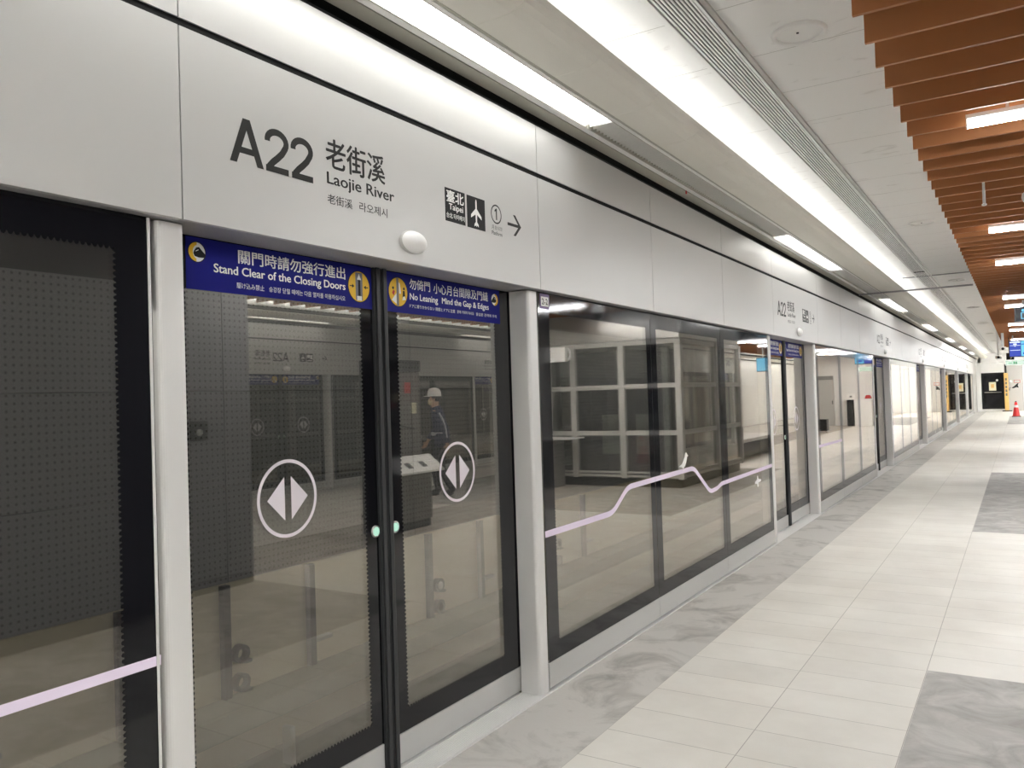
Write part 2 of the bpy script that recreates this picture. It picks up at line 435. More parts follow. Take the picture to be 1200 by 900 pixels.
# ceiling : white panels, upper cove, one mesh
ce = MB()
ce.box(-1.167, mir(-1.167, 1), ya, yb, Z_C, Z_C + 0.03)
for s in (0, 1):
    p, q = sorted((mir(-2.35, s), mir(-1.414, s))); ce.box(p, q, ya, yb, Z_C, Z_C + 0.03)
    p, q = sorted((mir(-1.414, s), mir(-1.167, s))); ce.box(p, q, ya, yb, Z_C + 0.11, Z_C + 0.14, mi=1)
struct('ceiling', ce, [M['ceil'], M['black']])

# curved cove panels, with fine joints
def cove_profile():
    pts = [(-1.852, 3.165), (-1.852, 3.15), (-1.73, 3.15), (-1.68, 3.154), (-1.64, 3.165), (-1.612, 3.182), (-1.594, 3.204), (-1.584, 3.23)]
    back = [(-1.592, 3.232), (-1.604, 3.207), (-1.62, 3.19), (-1.645, 3.175), (-1.68, 3.165), (-1.73, 3.161)]
    return pts + back
for s in (0, 1):
    mb = MB()
    pr = [(mir(x, s), z) for x, z in cove_profile()]
    y = 2.76 - 0.672 * 10
    while y < Y_FAR:
        a = max(y, Y_NEAR); b = min(y + 0.6695, Y_FAR)
        if b > a: mb.prism_y(pr, a, b)
        y += 0.672
    struct('trim_%d' % (1 + s), mb, M['cove'])
    mb = MB()       # grey strip next to the fascia, white trims either side of the lights
    def bx(a, b, z0, z1, mi):
        p, q = sorted((mir(a, s), mir(b, s))); mb.box(p, q, ya, yb, z0, z1, mi=mi)
    bx(-2.20, -2.112, 3.15, 3.165, 0)
    bx(-2.098, -2.062, 3.146, 3.18, 1)
    bx(-1.888, -1.868, 3.146, 3.18, 1)
    bx(-1.868, -1.854, 3.15, 3.17, 0)
    bx(-2.33, -2.20, 3.20, 3.205, 2)
    bx(-2.112, -2.098, 3.175, 3.18, 2)
    struct('trim_%d' % (3 + s), mb, [M['strip'], M['white'], M['black']])
    mb = MB()       # frames of the slot diffuser
    bx(-1.414, -1.386, Z_C - 0.01, Z_C + 0.012, 0)
    bx(-1.213, -1.199, Z_C - 0.01, Z_C + 0.012, 0)
    bx(-1.188, -1.165, Z_C - 0.015, Z_C + 0.012, 1)
    bx(-1.199, -1.188, Z_C + 0.02, Z_C + 0.025, 2)
    struct('trim_%d' % (5 + s), mb, [M['white'], M['steel'], M['black']])
    mb = MB()       # base sill under the fixed panels
    bx(-2.36, -2.217, -0.009, 0.007, 0)
    struct('trim_%d' % (7 + s), mb, [M['alu']])
# expansion joint across the ceiling
mb = MB(); mb.box(-2.19, -0.56, 14.30, 14.335, 3.125, 3.149); mb.box(-1.60, -0.56, 14.9, 14.96, Z_C - 0.012, Z_C - 0.0005)
struct('trim_9', mb, M['alu_dark'])

# end walls
def wall_y(name, y0, y1, mat, seams=True):
    mb = MB(); mb.box(-2.36, XO + 0.13, y0, y1, 0.001, Z_C - 0.002)
    return struct(name, mb, mat)
ew = MB(); yE = Y_FAR
ew.box(-2.206, -1.96, yE, yE + 0.2, 0.0, 3.415)
ew.box(-1.955, -0.79, yE, yE + 0.2, 2.27, 2.852); ew.box(-2.1, -0.79, yE, yE + 0.2, 2.86, 3.415)
ew.box(-0.785, 0.11, yE, yE + 0.2, 0.0, 2.70, mi=1); ew.box(-0.785, XO, yE, yE + 0.2, 2.71, 3.415)
ew.box(0.12, 1.60, yE, yE + 0.2, 0.0, 2.70); ew.box(1.61, XO, yE, yE + 0.2, 0.0, 2.70)
ew.box(-1.955, -0.79, yE, yE + 0.2, 0.0, 0.14)
ew.box(-2.3, XO + .1, yE + 0.19, yE + 0.25, 0.0, 3.415, mi=2)
struct('wall_back', ew, [M['endwall'], M['lightgrey'], M['charcoal']])
wall_y('wall_front', Y_NEAR - 0.2, Y_NEAR - 0.01, M['endwall'])  # unseen wall added behind the camera so light stays in
for s, nm in ((0, 'wall_left'), (1, 'wall_right')):   # tunnel beyond each screen
    mb = MB()
    def bx(a, b, y0, y1, z0, z1, mi):
        p, q = sorted((mir(a, s), mir(b, s))); mb.box(p, q, y0, y1, z0, z1, mi=mi)
    bx(-5.9, -5.505, -8, 58, -1.3, 0.186, 1)
    bx(-5.9, -5.70, -8, 58, 2.55, 4.4, 0)
    bx(-5.9, -2.36, -8, 58, 4.4, 4.6, 0)
    bx(-5.9, -2.24, -8, 58, -1.5, -1.3, 2)
    bx(-2.9, -2.75, -8, 58, 3.1, 4.4, 0)
    bx(-5.9, -2.36, -8.2, -8, -1.5, 4.6, 0); bx(-5.9, -2.36, 58, 58.2, -1.5, 4.6, 0)
    struct(nm, mb, [M['tunnel_dark'], M['tunnel'], M['olive']])
    mb = MB()      # perforated acoustic panels, 2.4 m long with a fine gap
    y = -8.0 + 0.35
    while y < 58:
        for z0, z1 in ((0.19, 0.96), (0.966, 1.74), (1.746, 2.55)):
            p, q = sorted((mir(-5.7, s), mir(-5.5, s))); mb.box(p, q, y, min(y + 2.392, 58), z0, z1)
        y += 2.4
    struct('trim_%d' % (10 + s), mb, M['perf'])
    mb = MB()      # ledge along the tunnel wall
    p, q = sorted((mir(-5.50, s), mir(-5.16, s))); mb.box(p, q, -8, 58, -0.90, -0.72)
    struct('trim_%d' % (12 + s), mb, M['olive'])

# things mounted on the far tunnel wall, seen through the glass
posts = [(4.28, True), (5.20, False), (6.92, True), (7.90, False), (9.6, True), (10.55, False), (2.35, False), (3.39, False)]
posts.sort()
for i, (y, clamp) in enumerate(posts):
    t = thing('cable_post', 'dark upright post low on the tunnel wall behind the glass, %s from the near end' % ordinal(i + 1), 'post', (-5.465, y, -0.718), 0, 'posts on the tunnel wall')
    MB().box(-0.03, 0.03, -0.035, 0.035, 0, 0.90, 0.004).build('upright', M['charcoal'], t)
    if clamp:
        for zc in (0.33, 0.10):
            mb = MB(); n = 20
            for k in range(n):
                a0, a1 = 2 * PI * k / n, 2 * PI * (k + 1) / n
                P = lambda a, rr, xx: (xx, 0.115 + rr * math.cos(a), zc + rr * math.sin(a))
                for xx, fl_ in ((0.06, 0), (-0.0, 1)):
                    mb.quad(P(a0, 0.045, xx), P(a1, 0.045, xx), P(a1, 0.075, xx), P(a0, 0.075, xx))
                mb.quad(P(a0, 0.075, 0.0), P(a1, 0.075, 0.0), P(a1, 0.075, 0.06), P(a0, 0.075, 0.06))
                mb.quad(P(a0, 0.045, 0.06), P(a1, 0.045, 0.06), P(a1, 0.045, 0.0), P(a0, 0.045, 0.0))
            mb.box(0.0, 0.06, 0.03, 0.06, zc - 0.02, zc + 0.02); mb.box(0.0, 0.06, 0.14, 0.21, zc - 0.085, zc - 0.06)
            mb.build('pipe_clamp', M['charcoal'], t)
    else:
        MB().box(-0.02, 0.05, 0.03, 0.22, 0.20, 0.235, 0.005).build('bracket', M['grey'], t)
t = thing('rail_bracket', 'angled steel bracket below the ledge in the track pit', 'bracket', (-5.1, 4.6, -1.3))
MB().box(-0.1, 0.0, 0, 0.05, 0, 0.30, 0.004).build('upright', M['steel'], t)
MB().box(-0.1, 0.0, 0.05, 0.62, 0, 0.05, 0.004).build('foot', M['olive'], t)
for i, y in enumerate((0.5, 6.5, 12.5, 18.5, 26.5, 34.5, 42.5)):  # lamps added to brighten the tunnel behind the glass
    t = thing('tunnel_lamp', 'slim tube lamp under the tunnel roof, %s from the near end' % ordinal(i + 1), 'lamp', (-3.1, y, 3.2), 0, 'lamps along the tunnel')
    MB().box(-0.06, 0.06, -0.62, 0.62, 0.05, 0.12, 0.01).build('housing', M['grey'], t)
    MB().cyl((0, -0.6, 0.03), (0, 0.6, 0.03), 0.02, 12).build('tube', M['tunnel_led'], t)

# ================================================================== CEILING FIXTURES
def bar_light(y0, y1, s, label, group, lit=True):
    L = y1 - y0
    t = thing('louvre_light', label, 'ceiling light', (mir(-1.975, s), y0, 3.147), 0, group)
    mb = MB(); mb.box(-0.086, 0.086, 0, L, 0.055, 0.075)
    for sx in (-1, 1): mb.box(min(sx * 0.080, sx * 0.086), max(sx * 0.080, sx * 0.086), 0, L, 0.0, 0.055)
    mb.build('housing', M['strip'], t)
    if lit: MB().box(-0.078, 0.078, 0.01, L - 0.01, 0.045, 0.052).build('lens', M['led'], t)
    mb = MB(); n = int(L / 0.045)
    for k in range(n):
        yy = (k + 0.5) * L / n
        mb.box(-0.078, 0.078, yy - 0.002, yy + 0.002, 0.012, 0.044)
    mb.build('louvre', M['white'], t)
lit = [(-3.6, -0.4), (0.95, 4.18), (8.37, 11.24), (15.6, 18.45), (22.9, 25.8), (30.2, 32.9), (37.4, 40.2), (44.6, 47.4)]
for s in (0, 1):
    cur = Y_NEAR; k = 0
    for i, (a, b) in enumerate(lit):
        if s == 0:
            la = 'lit white louvred strip light above the screen doors, %s counted from the near end' % ordinal(i + 1)
            lb = 'unlit grey louvred strip before the %s lit strip light above the screen doors' % ordinal(i + 1)
        else:
            la = 'lit louvred strip light over the far-side screen doors, %s counted from the near end' % ordinal(i + 1)
            lb = 'unlit louvred strip before the %s lit light over the far-side screen doors' % ordinal(i + 1)
        if a - cur > 0.1: bar_light(cur, a - 0.01, s, lb, 'unlit louvred strips' if s == 0 else 'unlit louvred strips across the platform', False)
        bar_light(a, b, s, la, 'lit louvred strip lights' if s == 0 else 'lit strip lights across the platform', True)
        cur = b + 0.01
    bar_light(cur, Y_FAR, s, 'last unlit louvred strip, running up to the end wall' if s == 0 else 'last unlit louvred strip on the far side, by the end wall', 'unlit louvred strips' if s == 0 else 'unlit louvred strips across the platform', False)
    # cove LED hidden behind the curved lip
    t = thing('cove_light', 'bright cove light strip behind the curved ceiling lip ' + ('above the near screen doors' if s == 0 else 'across the platform'), 'cove light', (mir(-1.73, s), 0, 3.168))
    MB().box(-0.03, 0.03, Y_NEAR + 0.05, Y_FAR - 0.05, 0.0, 0.012).build('channel', M['strip'], t)
    MB().box(-0.014, 0.014, Y_NEAR + 0.06, Y_FAR - 0.06, 0.013, 0.02).build('led_strip', M['cove_led'] if s == 0 else M['cove_led_far'], t)
    # slot diffusers
    for j, (a, b) in enumerate(((Y_NEAR, 14.28), (14.4, Y_FAR))):
        t = thing('slot_diffuser', '%s black and white slotted air grille in the ceiling, %s the joint' % ('long' if s == 0 else 'far-side', 'near side of' if j == 0 else 'beyond'), 'air grille', (mir(-1.2985, s), a, Z_C - 0.005))
        nb = 9
        for k in range(nb):
            xx = -0.074 + 0.148 * k / (nb - 1)
            MB().box(xx - 0.0052, xx + 0.0052, 0, b - a, 0.0, 0.005).build('blade', M['grille'], t)

# ceiling speakers
spk = [(-0.888, 4.27), (-0.86, 10.03), (-0.86, 15.9), (-0.86, 21.8), (-0.86, 27.7), (-0.86, 33.6), (-0.86, 39.5)]
def make_speaker(loc, label):
    t = thing('ceiling_speaker', label, 'speaker', loc, 0, 'round ceiling speakers')
    MB().lathe([(0.112, -0.004), (0.114, -0.018), (0.124, -0.020), (0.133, -0.013), (0.136, 0.0)], (0, 0, 0), n=40).build('rim', M['white'], t)
    MB().lathe([(0.0, -0.014), (0.07, -0.012), (0.106, -0.006), (0.1115, -0.002)], (0, 0, 0), n=40).build('cover', M['white'], t)
    MB().lathe([(0.0, -0.018), (0.006, -0.0175), (0.007, -0.0135)], (0.0, -0.03, 0), n=10).build('sensor_dot', M['charcoal'], t)
    return t
sp0 = make_speaker((spk[0][0], spk[0][1], Z_C), 'round white ceiling speaker nearest the camera, beside the slotted grille')
for i, (x, y) in enumerate(spk[1:]):
    dup(sp0, (x, y, Z_C), 0, 'round white ceiling speaker, %s from the camera along the white panels' % ordinal(i + 2))

# baffles
BY0, BP = 3.493 - 0.3135 * 6, 0.3135
nb = int((39.3 - BY0) / BP) + 1
mb = MB(); mb.box(-0.519, 4.49, 0.0, 0.02, 0, 0.215)
bme = None
for i in range(nb):
    y = BY0 + i * BP
    if bme is None:
        o = mb.build('ceiling_baffle', M['baffle']); bme = o.data
    else:
        o = bpy.data.objects.new('ceiling_baffle', bme); COL.objects.link(o)
    o.location = (0, y, 3.1)
    k = i - 5
    if k >= 1: lab = 'orange-brown ceiling baffle, %s counted from the one cut by the photo\'s top edge' % ordinal(k)
    else: lab = 'orange-brown ceiling baffle above the camera, %s back from the top edge of the photo' % ordinal(1 - k)
    tag(o, lab, 'baffle', 'orange-brown ceiling baffles')
# LED bars between the baffles; the middle row is added for extra light
ybars = [-2.6, 1.3, 5.25, 9.42, 11.78, 16.62, 18.75, 24.4, 27.05, 33.0, 36.5]  # bars at both ends of the row are added for brightness
for s in (0, 2):
    for i, y in enumerate(ybars):
        yy = BY0 + (math.floor((y * 0.967 - BY0) / BP) + 0.53) * BP
        x0 = (-0.205, 4.49 - 0.31 - 1.25, 1.36)[s]
        la = ('white LED bar between the orange baffles, %s from the near end', 'white LED bar between the far-side ends of the baffles, %s from the near end', 'white LED bar along the middle of the baffles, %s from the near end')[s] % ordinal(i + 1)
        t = thing('ceiling_led_bar', la, 'ceiling light', (x0, yy, 3.045), 0, ('LED bars among the baffles', 'LED bars on the far half of the baffles', 'LED bars along the middle of the baffles')[s])
        MB().box(0, 1.25, -0.022, 0.022, 0.045, 0.07).build('housing', M['white'], t)
        for hx in (0.2, 1.05): MB().cyl((hx, 0, 0.07), (hx, 0, Z_C - 3.045), 0.008, 8).build('hanger', M['white'], t)
        MB().box(0.006, 1.244, -0.026, 0.026, 0.004, 0.044, 0.004).build('diffuser', M['bar_side'], t)
        MB().box(0.008, 1.242, -0.020, 0.020, 0.0015, 0.0035).build('lens', M['bar_led'], t)
        mb = MB()
        for q in (0, 1.244): mb.box(q, q + 0.006, -0.027, 0.027, -0.001, 0.046)
        mb.build('end_cap', M['white'], t)
for i, y in enumerate((42.0, 45.5, 49.0, 52.5)):  # lamps added past the baffles to brighten the end wall
    t = thing('ceiling_led_bar', 'white LED bar under the white ceiling past the baffles, %s before the end wall' % ordinal(4 - i), 'ceiling light', (0.7, y, 3.33), 0, 'LED bars near the end wall')
    MB().box(0, 2.6, -0.03, 0.03, 0.02, 0.09).build('housing', M['white'], t)
    MB().box(0.006, 2.594, -0.027, 0.027, 0.0, 0.019).build('lens', M['bar_led'], t)
t = thing('ceiling_sprinkler', 'short white sprinkler drop hanging between the orange baffles', 'sprinkler', (-0.185, 7.26, 3.0))
MB().cyl((0, 0, 0.0), (0, 0, Z_C - 3.0), 0.011, 12).build('pipe', M['white'], t)
MB().lathe([(0.0, -0.02), (0.016, -0.015), (0.018, -0.005), (0.011, 0.0)], (0, 0, 0), n=14).build('head', M['white'], t)
t = thing('pendant_speaker', 'round white pendant speaker hanging under the baffles at the right edge', 'speaker', (0.155, 7.55, 3.0))
MB().lathe([(0.0, 0.0), (0.05, 0.008), (0.085, 0.03), (0.095, 0.06), (0.09, 0.09), (0.06, 0.11), (0.0, 0.115)], (0, 0, 0), n=30).build('shell', M['white'], t)
MB().cyl((0, 0, 0.115), (0, 0, Z_C - 3.0), 0.012, 10).build('stem', M['white'], t)
t = thing('ceiling_tag', 'tiny red tag hanging from the slit beside the unlit louvre', 'tag', (-2.105, 5.95, 3.11))
MB().box(-0.004, 0.004, -0.006, 0.006, 0.015, 0.04, 0.001).build('plate', M['red'], t)
MB().cyl((0, 0, 0.04), (0, 0, 0.07), 0.003, 8).build('wire', M['white'], t)

# ================================================================== SCREEN DOOR SYSTEM
# local frame of a doorway: x = towards the platform (0 at the pillar front), y = to the right seen from the platform, z up
DX = -0.13      # glass face of the door leaves
def frit_ring(y0, y1, z0, z1, a, b, c, d, x, teeth=0.0175):
    """black border: outer y0..y1,z0..z1, inner a..b (y), c..d (z), scalloped inner edge"""
    mb = MB()
    mb.rect_x(y0, a, z0, z1, x); mb.rect_x(b, y1, z0, z1, x); mb.rect_x(a, b, z0, c, x); mb.rect_x(a, b, d, z1, x)
    def scal(p, q, fn):
        n = max(1, int((q - p) / teeth)); w = (q - p) / n
        for k in range(n):
            m_ = p + (k + 0.5) * w
            pts = [(m_ - w * 0.5, 0)] + [(m_ - w * 0.40 * math.cos(PI * j / 4), 0.009 * math.sin(PI * j / 4)) for j in range(5)] + [(m_ + w * 0.5, 0)]
            pts = pts[1:-1]
            fn(pts)
    scal(c, d, lambda P: mb.poly_x([(a + h, t_) for t_, h in P], x))
    scal(c, d, lambda P: mb.poly_x([(b - h, t_) for t_, h in P], x))
    scal(a, b, lambda P: mb.poly_x([(t_, c + h) for t_, h in P], x))
    scal(a, b, lambda P: mb.poly_x([(t_, d - h) for t_, h in P], x))
    return mb

def hand_icon(mb, y, z, ry, rz, x, flip=1):
    mb.ell_x(y, z, ry * 1.1, rz * 1.08, x, 3)
    mb.ell_x(y, z, ry, rz, x + 0.0003, 1)
    mb.ell_x(y - flip * ry * 0.0, z, ry, rz, x + 0.0006, 2, a0=PI / 2 if flip > 0 else -PI / 2, a1=3 * PI / 2 if flip > 0 else PI / 2)
    mb.ell_x(y + flip * ry * 0.12, z, ry * 0.62, rz * 0.74, x + 0.0009, 1)
    P = [(-0.35, 0.1), (-0.1, 0.45), (0.25, 0.55), (0.6, 0.2), (1.0, -0.15), (0.95, -0.5), (0.2, -0.55), (-0.3, -0.45), (-0.45, -0.15)]
    mb.poly_x([(y + flip * p * ry, z + q * rz) for p, q in (P if flip > 0 else P[::-1])], x + 0.0012, 3)
    mb.poly_x([(y + flip * ry * a, z + rz * b) for a, b in ((-.2, .1), (.15, .28), (.2, .22), (-.15, .04))][::flip], x + 0.0015, 1)

def door_icon(mb, y, z, ry, rz, x):
    mb.ell_x(y, z, ry * 1.06, rz * 1.05, x, 3); mb.ell_x(y, z, ry, rz, x + 0.0003, 2)
    mb.rect_x(y - ry * 0.33, y + ry * 0.33, z - rz * 0.9, z + rz * 0.93, x + 0.0006, 4)
    mb.rect_x(y - ry * 0.09, y + ry * 0.12, z - rz * 0.62, z + rz * 0.6, x + 0.0009, 3)
    mb.poly_x([(y - ry * .2, z + rz * .45), (y + ry * .2, z + rz * .45), (y, z + rz * .85)], x + 0.0012, 1)
    mb.rect_x(y - ry * 0.22, y + ry * 0.24, z - rz * 0.92, z - rz * 0.62, x + 0.0010, 1)
    for d in (-1, 1):
        a, b = sorted((y + d * ry * 0.88, y + d * ry * 0.5)); mb.rect_x(a, b, z - rz * .03, z + rz * .03, x + 0.0006, 3)
        tri = [(y + d * ry * .46, z), (y + d * ry * .66, z + rz * .14), (y + d * ry * .66, z - rz * .14)]
        mb.poly_x(tri if d > 0 else tri[::-1], x + 0.0006, 3)

def lean_icon(mb, y, z, ry, rz, x):
    mb.ell_x(y, z, ry * 1.05, rz * 1.05, x, 3); mb.ell_x(y, z, ry, rz, x + 0.0003, 2)
    mb.poly_x([(y - ry * .18, z - rz * .98), (y + ry * .06, z - rz * .98), (y + ry * .06, z + rz * .98), (y - ry * .18, z + rz * .98)], x + 0.0006, 4)
    mb.poly_x([(y + ry * .1, z - rz * .1), (y + ry * .3, z - rz * .1), (y + ry * .2, z + rz * .6), (y + ry * .08, z + rz * .7)], x + 0.0006, 1)
    mb.poly_x([(y - ry * .72, z - rz * .6), (y - ry * .2, z - rz * .85), (y - ry * .2, z - rz * .1)], x + 0.0008, 1)
    for px, pz, mi in ((-.55, .25, 3), (.62, .28, 3)):
        mb.ell_x(y + px * ry, z + pz * rz, ry * .10, rz * .10, x + 0.0009, mi, 14)
    mb.poly_x([(y - ry * .68, z - rz * .1), (y - ry * .5, z - rz * .3), (y - ry * .36, z + rz * .0), (y - ry * .52, z + rz * .14)], x + 0.0010, 5)
    mb.poly_x([(y + ry * .45, z - rz * .35), (y + ry * .75, z - rz * .3), (y + ry * .68, z + rz * .14), (y + ry * .5, z + rz * .12)], x + 0.0010, 3)
    mb.poly_x([(y + ry * .4, z - rz * .55), (y + ry * .8, z - rz * .5), (y + ry * .7, z - rz * .25), (y + ry * .5, z - rz * .3)], x + 0.0012, 1)

BM = [M['blue'], M['wprint'], M['yellow'], M['inkblack'], M['greyprint'], M['redprint']]
ZB0, ZB1 = 2.008, 2.186
def banner_stand_clear(parent, y0, y1, off, x):
    """y0..y1 is the 0.94 m wide film of a leaf"""
    mb = MB(); mb.box(x, x + 0.0012, y0, y1, ZB0, ZB1)
    b = mb.build('banner', BM, parent, off); xx = x + 0.0018
    Y = lambda v: y0 + (v - 1.725) * (y1 - y0) / (2.66 - 1.725)
    loc = (-off[0], -off[1], -off[2])
    for nm, items in (('chinese_lettering', [('關門時請勿強行進出', 1.945, 2.497, 2.119, 2.169, 0.020)]),
                      ('english_lettering', [('Stand Clear of the Closing Doors', 1.838, 2.496, 2.066, 2.106, 0.026)]),
                      ('japanese_lettering', [('駆け込み禁止', 1.935, 2.062, 2.029, 2.050, 0.004)]),
                      ('korean_lettering', [('승강장 닫힐 때에는 다음 열차를 이용하십시오', 2.085, 2.494, 2.030, 2.050, 0.004)])):
        for (tx, a, b_, c_, d_, bo) in items:
            t = MB(); text_into(t, tx, Y(a), Y(b_), c_, d_, xx, 1, bo)
            t.build(nm, BM, b).location = loc
    t = MB(); hand_icon(t, Y(1.769), 2.136, 0.033, 0.033, xx); t.build('hand_pictogram', BM, b).location = loc
    t = MB(); door_icon(t, Y(2.580), 2.098, 0.064, 0.064, xx); t.build('door_pictogram', BM, b).location = loc
def banner_no_leaning(parent, y0, y1, off, x):
    mb = MB(); mb.box(x, x + 0.0012, y0, y1, ZB0, ZB1)
    b = mb.build('banner', BM, parent, off); xx = x + 0.0018
    Y = lambda v: y0 + (v - 2.72) * (y1 - y0) / (3.66 - 2.72)
    loc = (-off[0], -off[1], -off[2])
    for nm, items in (('chinese_lettering', [('勿倚門', 2.89, 3.045, 2.122, 2.170, 0.016), ('小心月台間隙及門縫', 3.072, 3.546, 2.119, 2.168, 0.016)]),
                      ('english_lettering', [('No Leaning', 2.89, 3.104, 2.064, 2.103, 0.022), ('Mind the Gap & Edges', 3.138, 3.551, 2.066, 2.104, 0.022)]),
                      ('japanese_lettering', [('ドアに寄りかからない', 2.886, 3.075, 2.036, 2.053, 0.002), ('隙間とドアに注意', 3.085, 3.245, 2.036, 2.053, 0.002)]),
                      ('korean_lettering', [('문에 기대지 마시오', 3.262, 3.41, 2.037, 2.053, 0.002), ('출입문 간격에 주의', 3.43, 3.625, 2.037, 2.053, 0.002)])):
        for (tx, a, b_, c_, d_, bo) in items:
            t = MB(); text_into(t, tx, Y(a), Y(b_), c_, d_, xx, 1, bo)
            t.build(nm, BM, b).location = loc
    t = MB(); lean_icon(t, Y(2.806), 2.100, 0.064, 0.064, xx); t.build('leaning_pictogram', BM, b).location = loc
    t = MB(); hand_icon(t, Y(3.612), 2.134, 0.031, 0.031, xx, -1); t.build('hand_pictogram', BM, b).location = loc

def make_leaf(side, banner):
    """side -1 left, +1 right leaf; root Empty at the foot of the leaf"""
    off = (DX, side * 0.53, 0.0)
    t = thing('sliding_door_leaf', 'x', 'screen door')
    e0, e1 = sorted((side * 0.045, side * 1.115))        # panel
    MB().box(DX - 0.03, DX + 0.002, e0, e1, 0.018, 0.146, 0.002).build('kick_plate', M['panel'], t, off)
    MB().box(DX - 0.012, DX, e0, e1, 0.150, 2.19).build('glass_pane', M['glass'], t, off)
    i0, i1 = sorted((side * 0.115, side * (0.92 if side > 0 else 0.978)))
    fb = frit_ring(e0, e1, 0.150, 2.19, i0, i1, 0.246, 2.02, DX + 0.0008)
    fb.build('frit_border', M['frit'], t, off)
    m0, m1 = sorted((side * 0.002, side * 0.043))
    q = MB(); q.box(DX - 0.03, DX + 0.012, m0, m1, 0.016, 2.19, 0.004)
    ms = side * 0.0225; q.box(DX + 0.012, DX + 0.022, ms - 0.012, ms + 0.012, 0.016, 2.19, 0.003)
    q.build('edge_seal', M['rubber'], t, off)
    yc = side * 0.545
    q = MB(); q.ring_x(yc, 1.254, 0.134, 0.147, DX + 0.0014)
    q.poly_x([(yc - 0.016, 1.254 - 0.082), (yc - 0.016, 1.254 + 0.082), (yc - 0.100, 1.254)], DX + 0.0014)
    q.poly_x([(yc + 0.016, 1.254 - 0.082), (yc + 0.100, 1.254), (yc + 0.016, 1.254 + 0.082)], DX + 0.0014)
    q.build('open_symbol', M['decal'], t, off)
    yb_ = side * 0.064
    q = MB(); q.lathe([(0.026, 0.0), (0.026, 0.004), (0.022, 0.006)], (DX + 0.001, yb_, 1.055), axis='x', n=24)
    bt = q.build('release_button', M['steel'], t, off)
    q = MB(); q.lathe([(0.02, 0.0), (0.018, 0.002), (0.0, 0.003)], (DX + 0.007, yb_, 1.055), axis='x', n=20)
    q.build('button_face', M['button'], bt).location = (-off[0], -off[1], -off[2])
    if banner == 1:
        a, b = (-0.965, -0.035) if side < 0 else (0.034, 0.97)
        banner_stand_clear(t, a if side < 0 else 0.046, -0.046 if side < 0 else b, off, DX + 0.0012)
    else:
        banner_no_leaning(t, 0.046, 0.97, off, DX + 0.0012)
    return t, off

def place(org, rz, off):
    c, s_ = math.cos(rz), math.sin(rz)
    return (org[0] + c * off[0] - s_ * off[1], org[1] + s_ * off[0] + c * off[1], org[2] + off[2])

leafL, offL = make_leaf(-1, 1)
leafR, offR = make_leaf(1, 2)
leafR2, _ = make_leaf(1, 1)

# fixed panels : slot j = 0,1,2 to the right of a doorway
PW = 1.5945
def line_pts(bay):
    if bay == 0: return [(1.16, .855), (2.03, .857), (2.274, .994), (3.56, 1.008), (3.94, .775), (4.13, .785), (4.25, .812), (5.95, .826)]
    if bay == -1: return [(1.16, .850), (5.95, .848)]
    if bay == 1: return [(1.16, .868), (2.75, .855)]
    return None
def stroke(mb, pts, w, x, lo, hi):
    """rounded mitred band along pts, clipped to lo..hi"""
    P = []
    for i, p in enumerate(pts):
        if 0 < i < len(pts) - 1:
            a, b, c = Vector(pts[i - 1]), Vector(p), Vector(pts[i + 1])
            ra = min(0.07, (a - b).length * .4, (c - b).length * .4)
            s0 = b + (a - b).normalized() * ra; s1 = b + (c - b).normalized() * ra
            for k in range(7):
                q = k / 6; P.append(s0 * (1 - q) ** 2 + b * 2 * q * (1 - q) + s1 * q * q)
        else: P.append(Vector(p))
    Q = []
    for i in range(len(P) - 1):
        a, b = P[i], P[i + 1]
        if b.x <= lo or a.x >= hi: continue
        if a.x < lo: a = a + (b - a) * ((lo - a.x) / (b.x - a.x))
        if b.x > hi: b = a + (b - a) * ((hi - a.x) / (b.x - a.x))
        if not Q: Q.append(a)
        Q.append(b)
    if len(Q) < 2: return False
    vs = []
    for i, p in enumerate(Q):
        d = ((Q[min(i + 1, len(Q) - 1)] - Q[max(i - 1, 0)])).normalized(); n = Vector((-d.y, d.x)) * w / 2
        vs += [(x, p.x - n.x, p.y - n.y), (x, p.x + n.x, p.y + n.y)]
    mb.add(vs, [(2 * i, 2 * i + 2, 2 * i + 3, 2 * i + 1) for i in range(len(Q) - 1)])
    return True

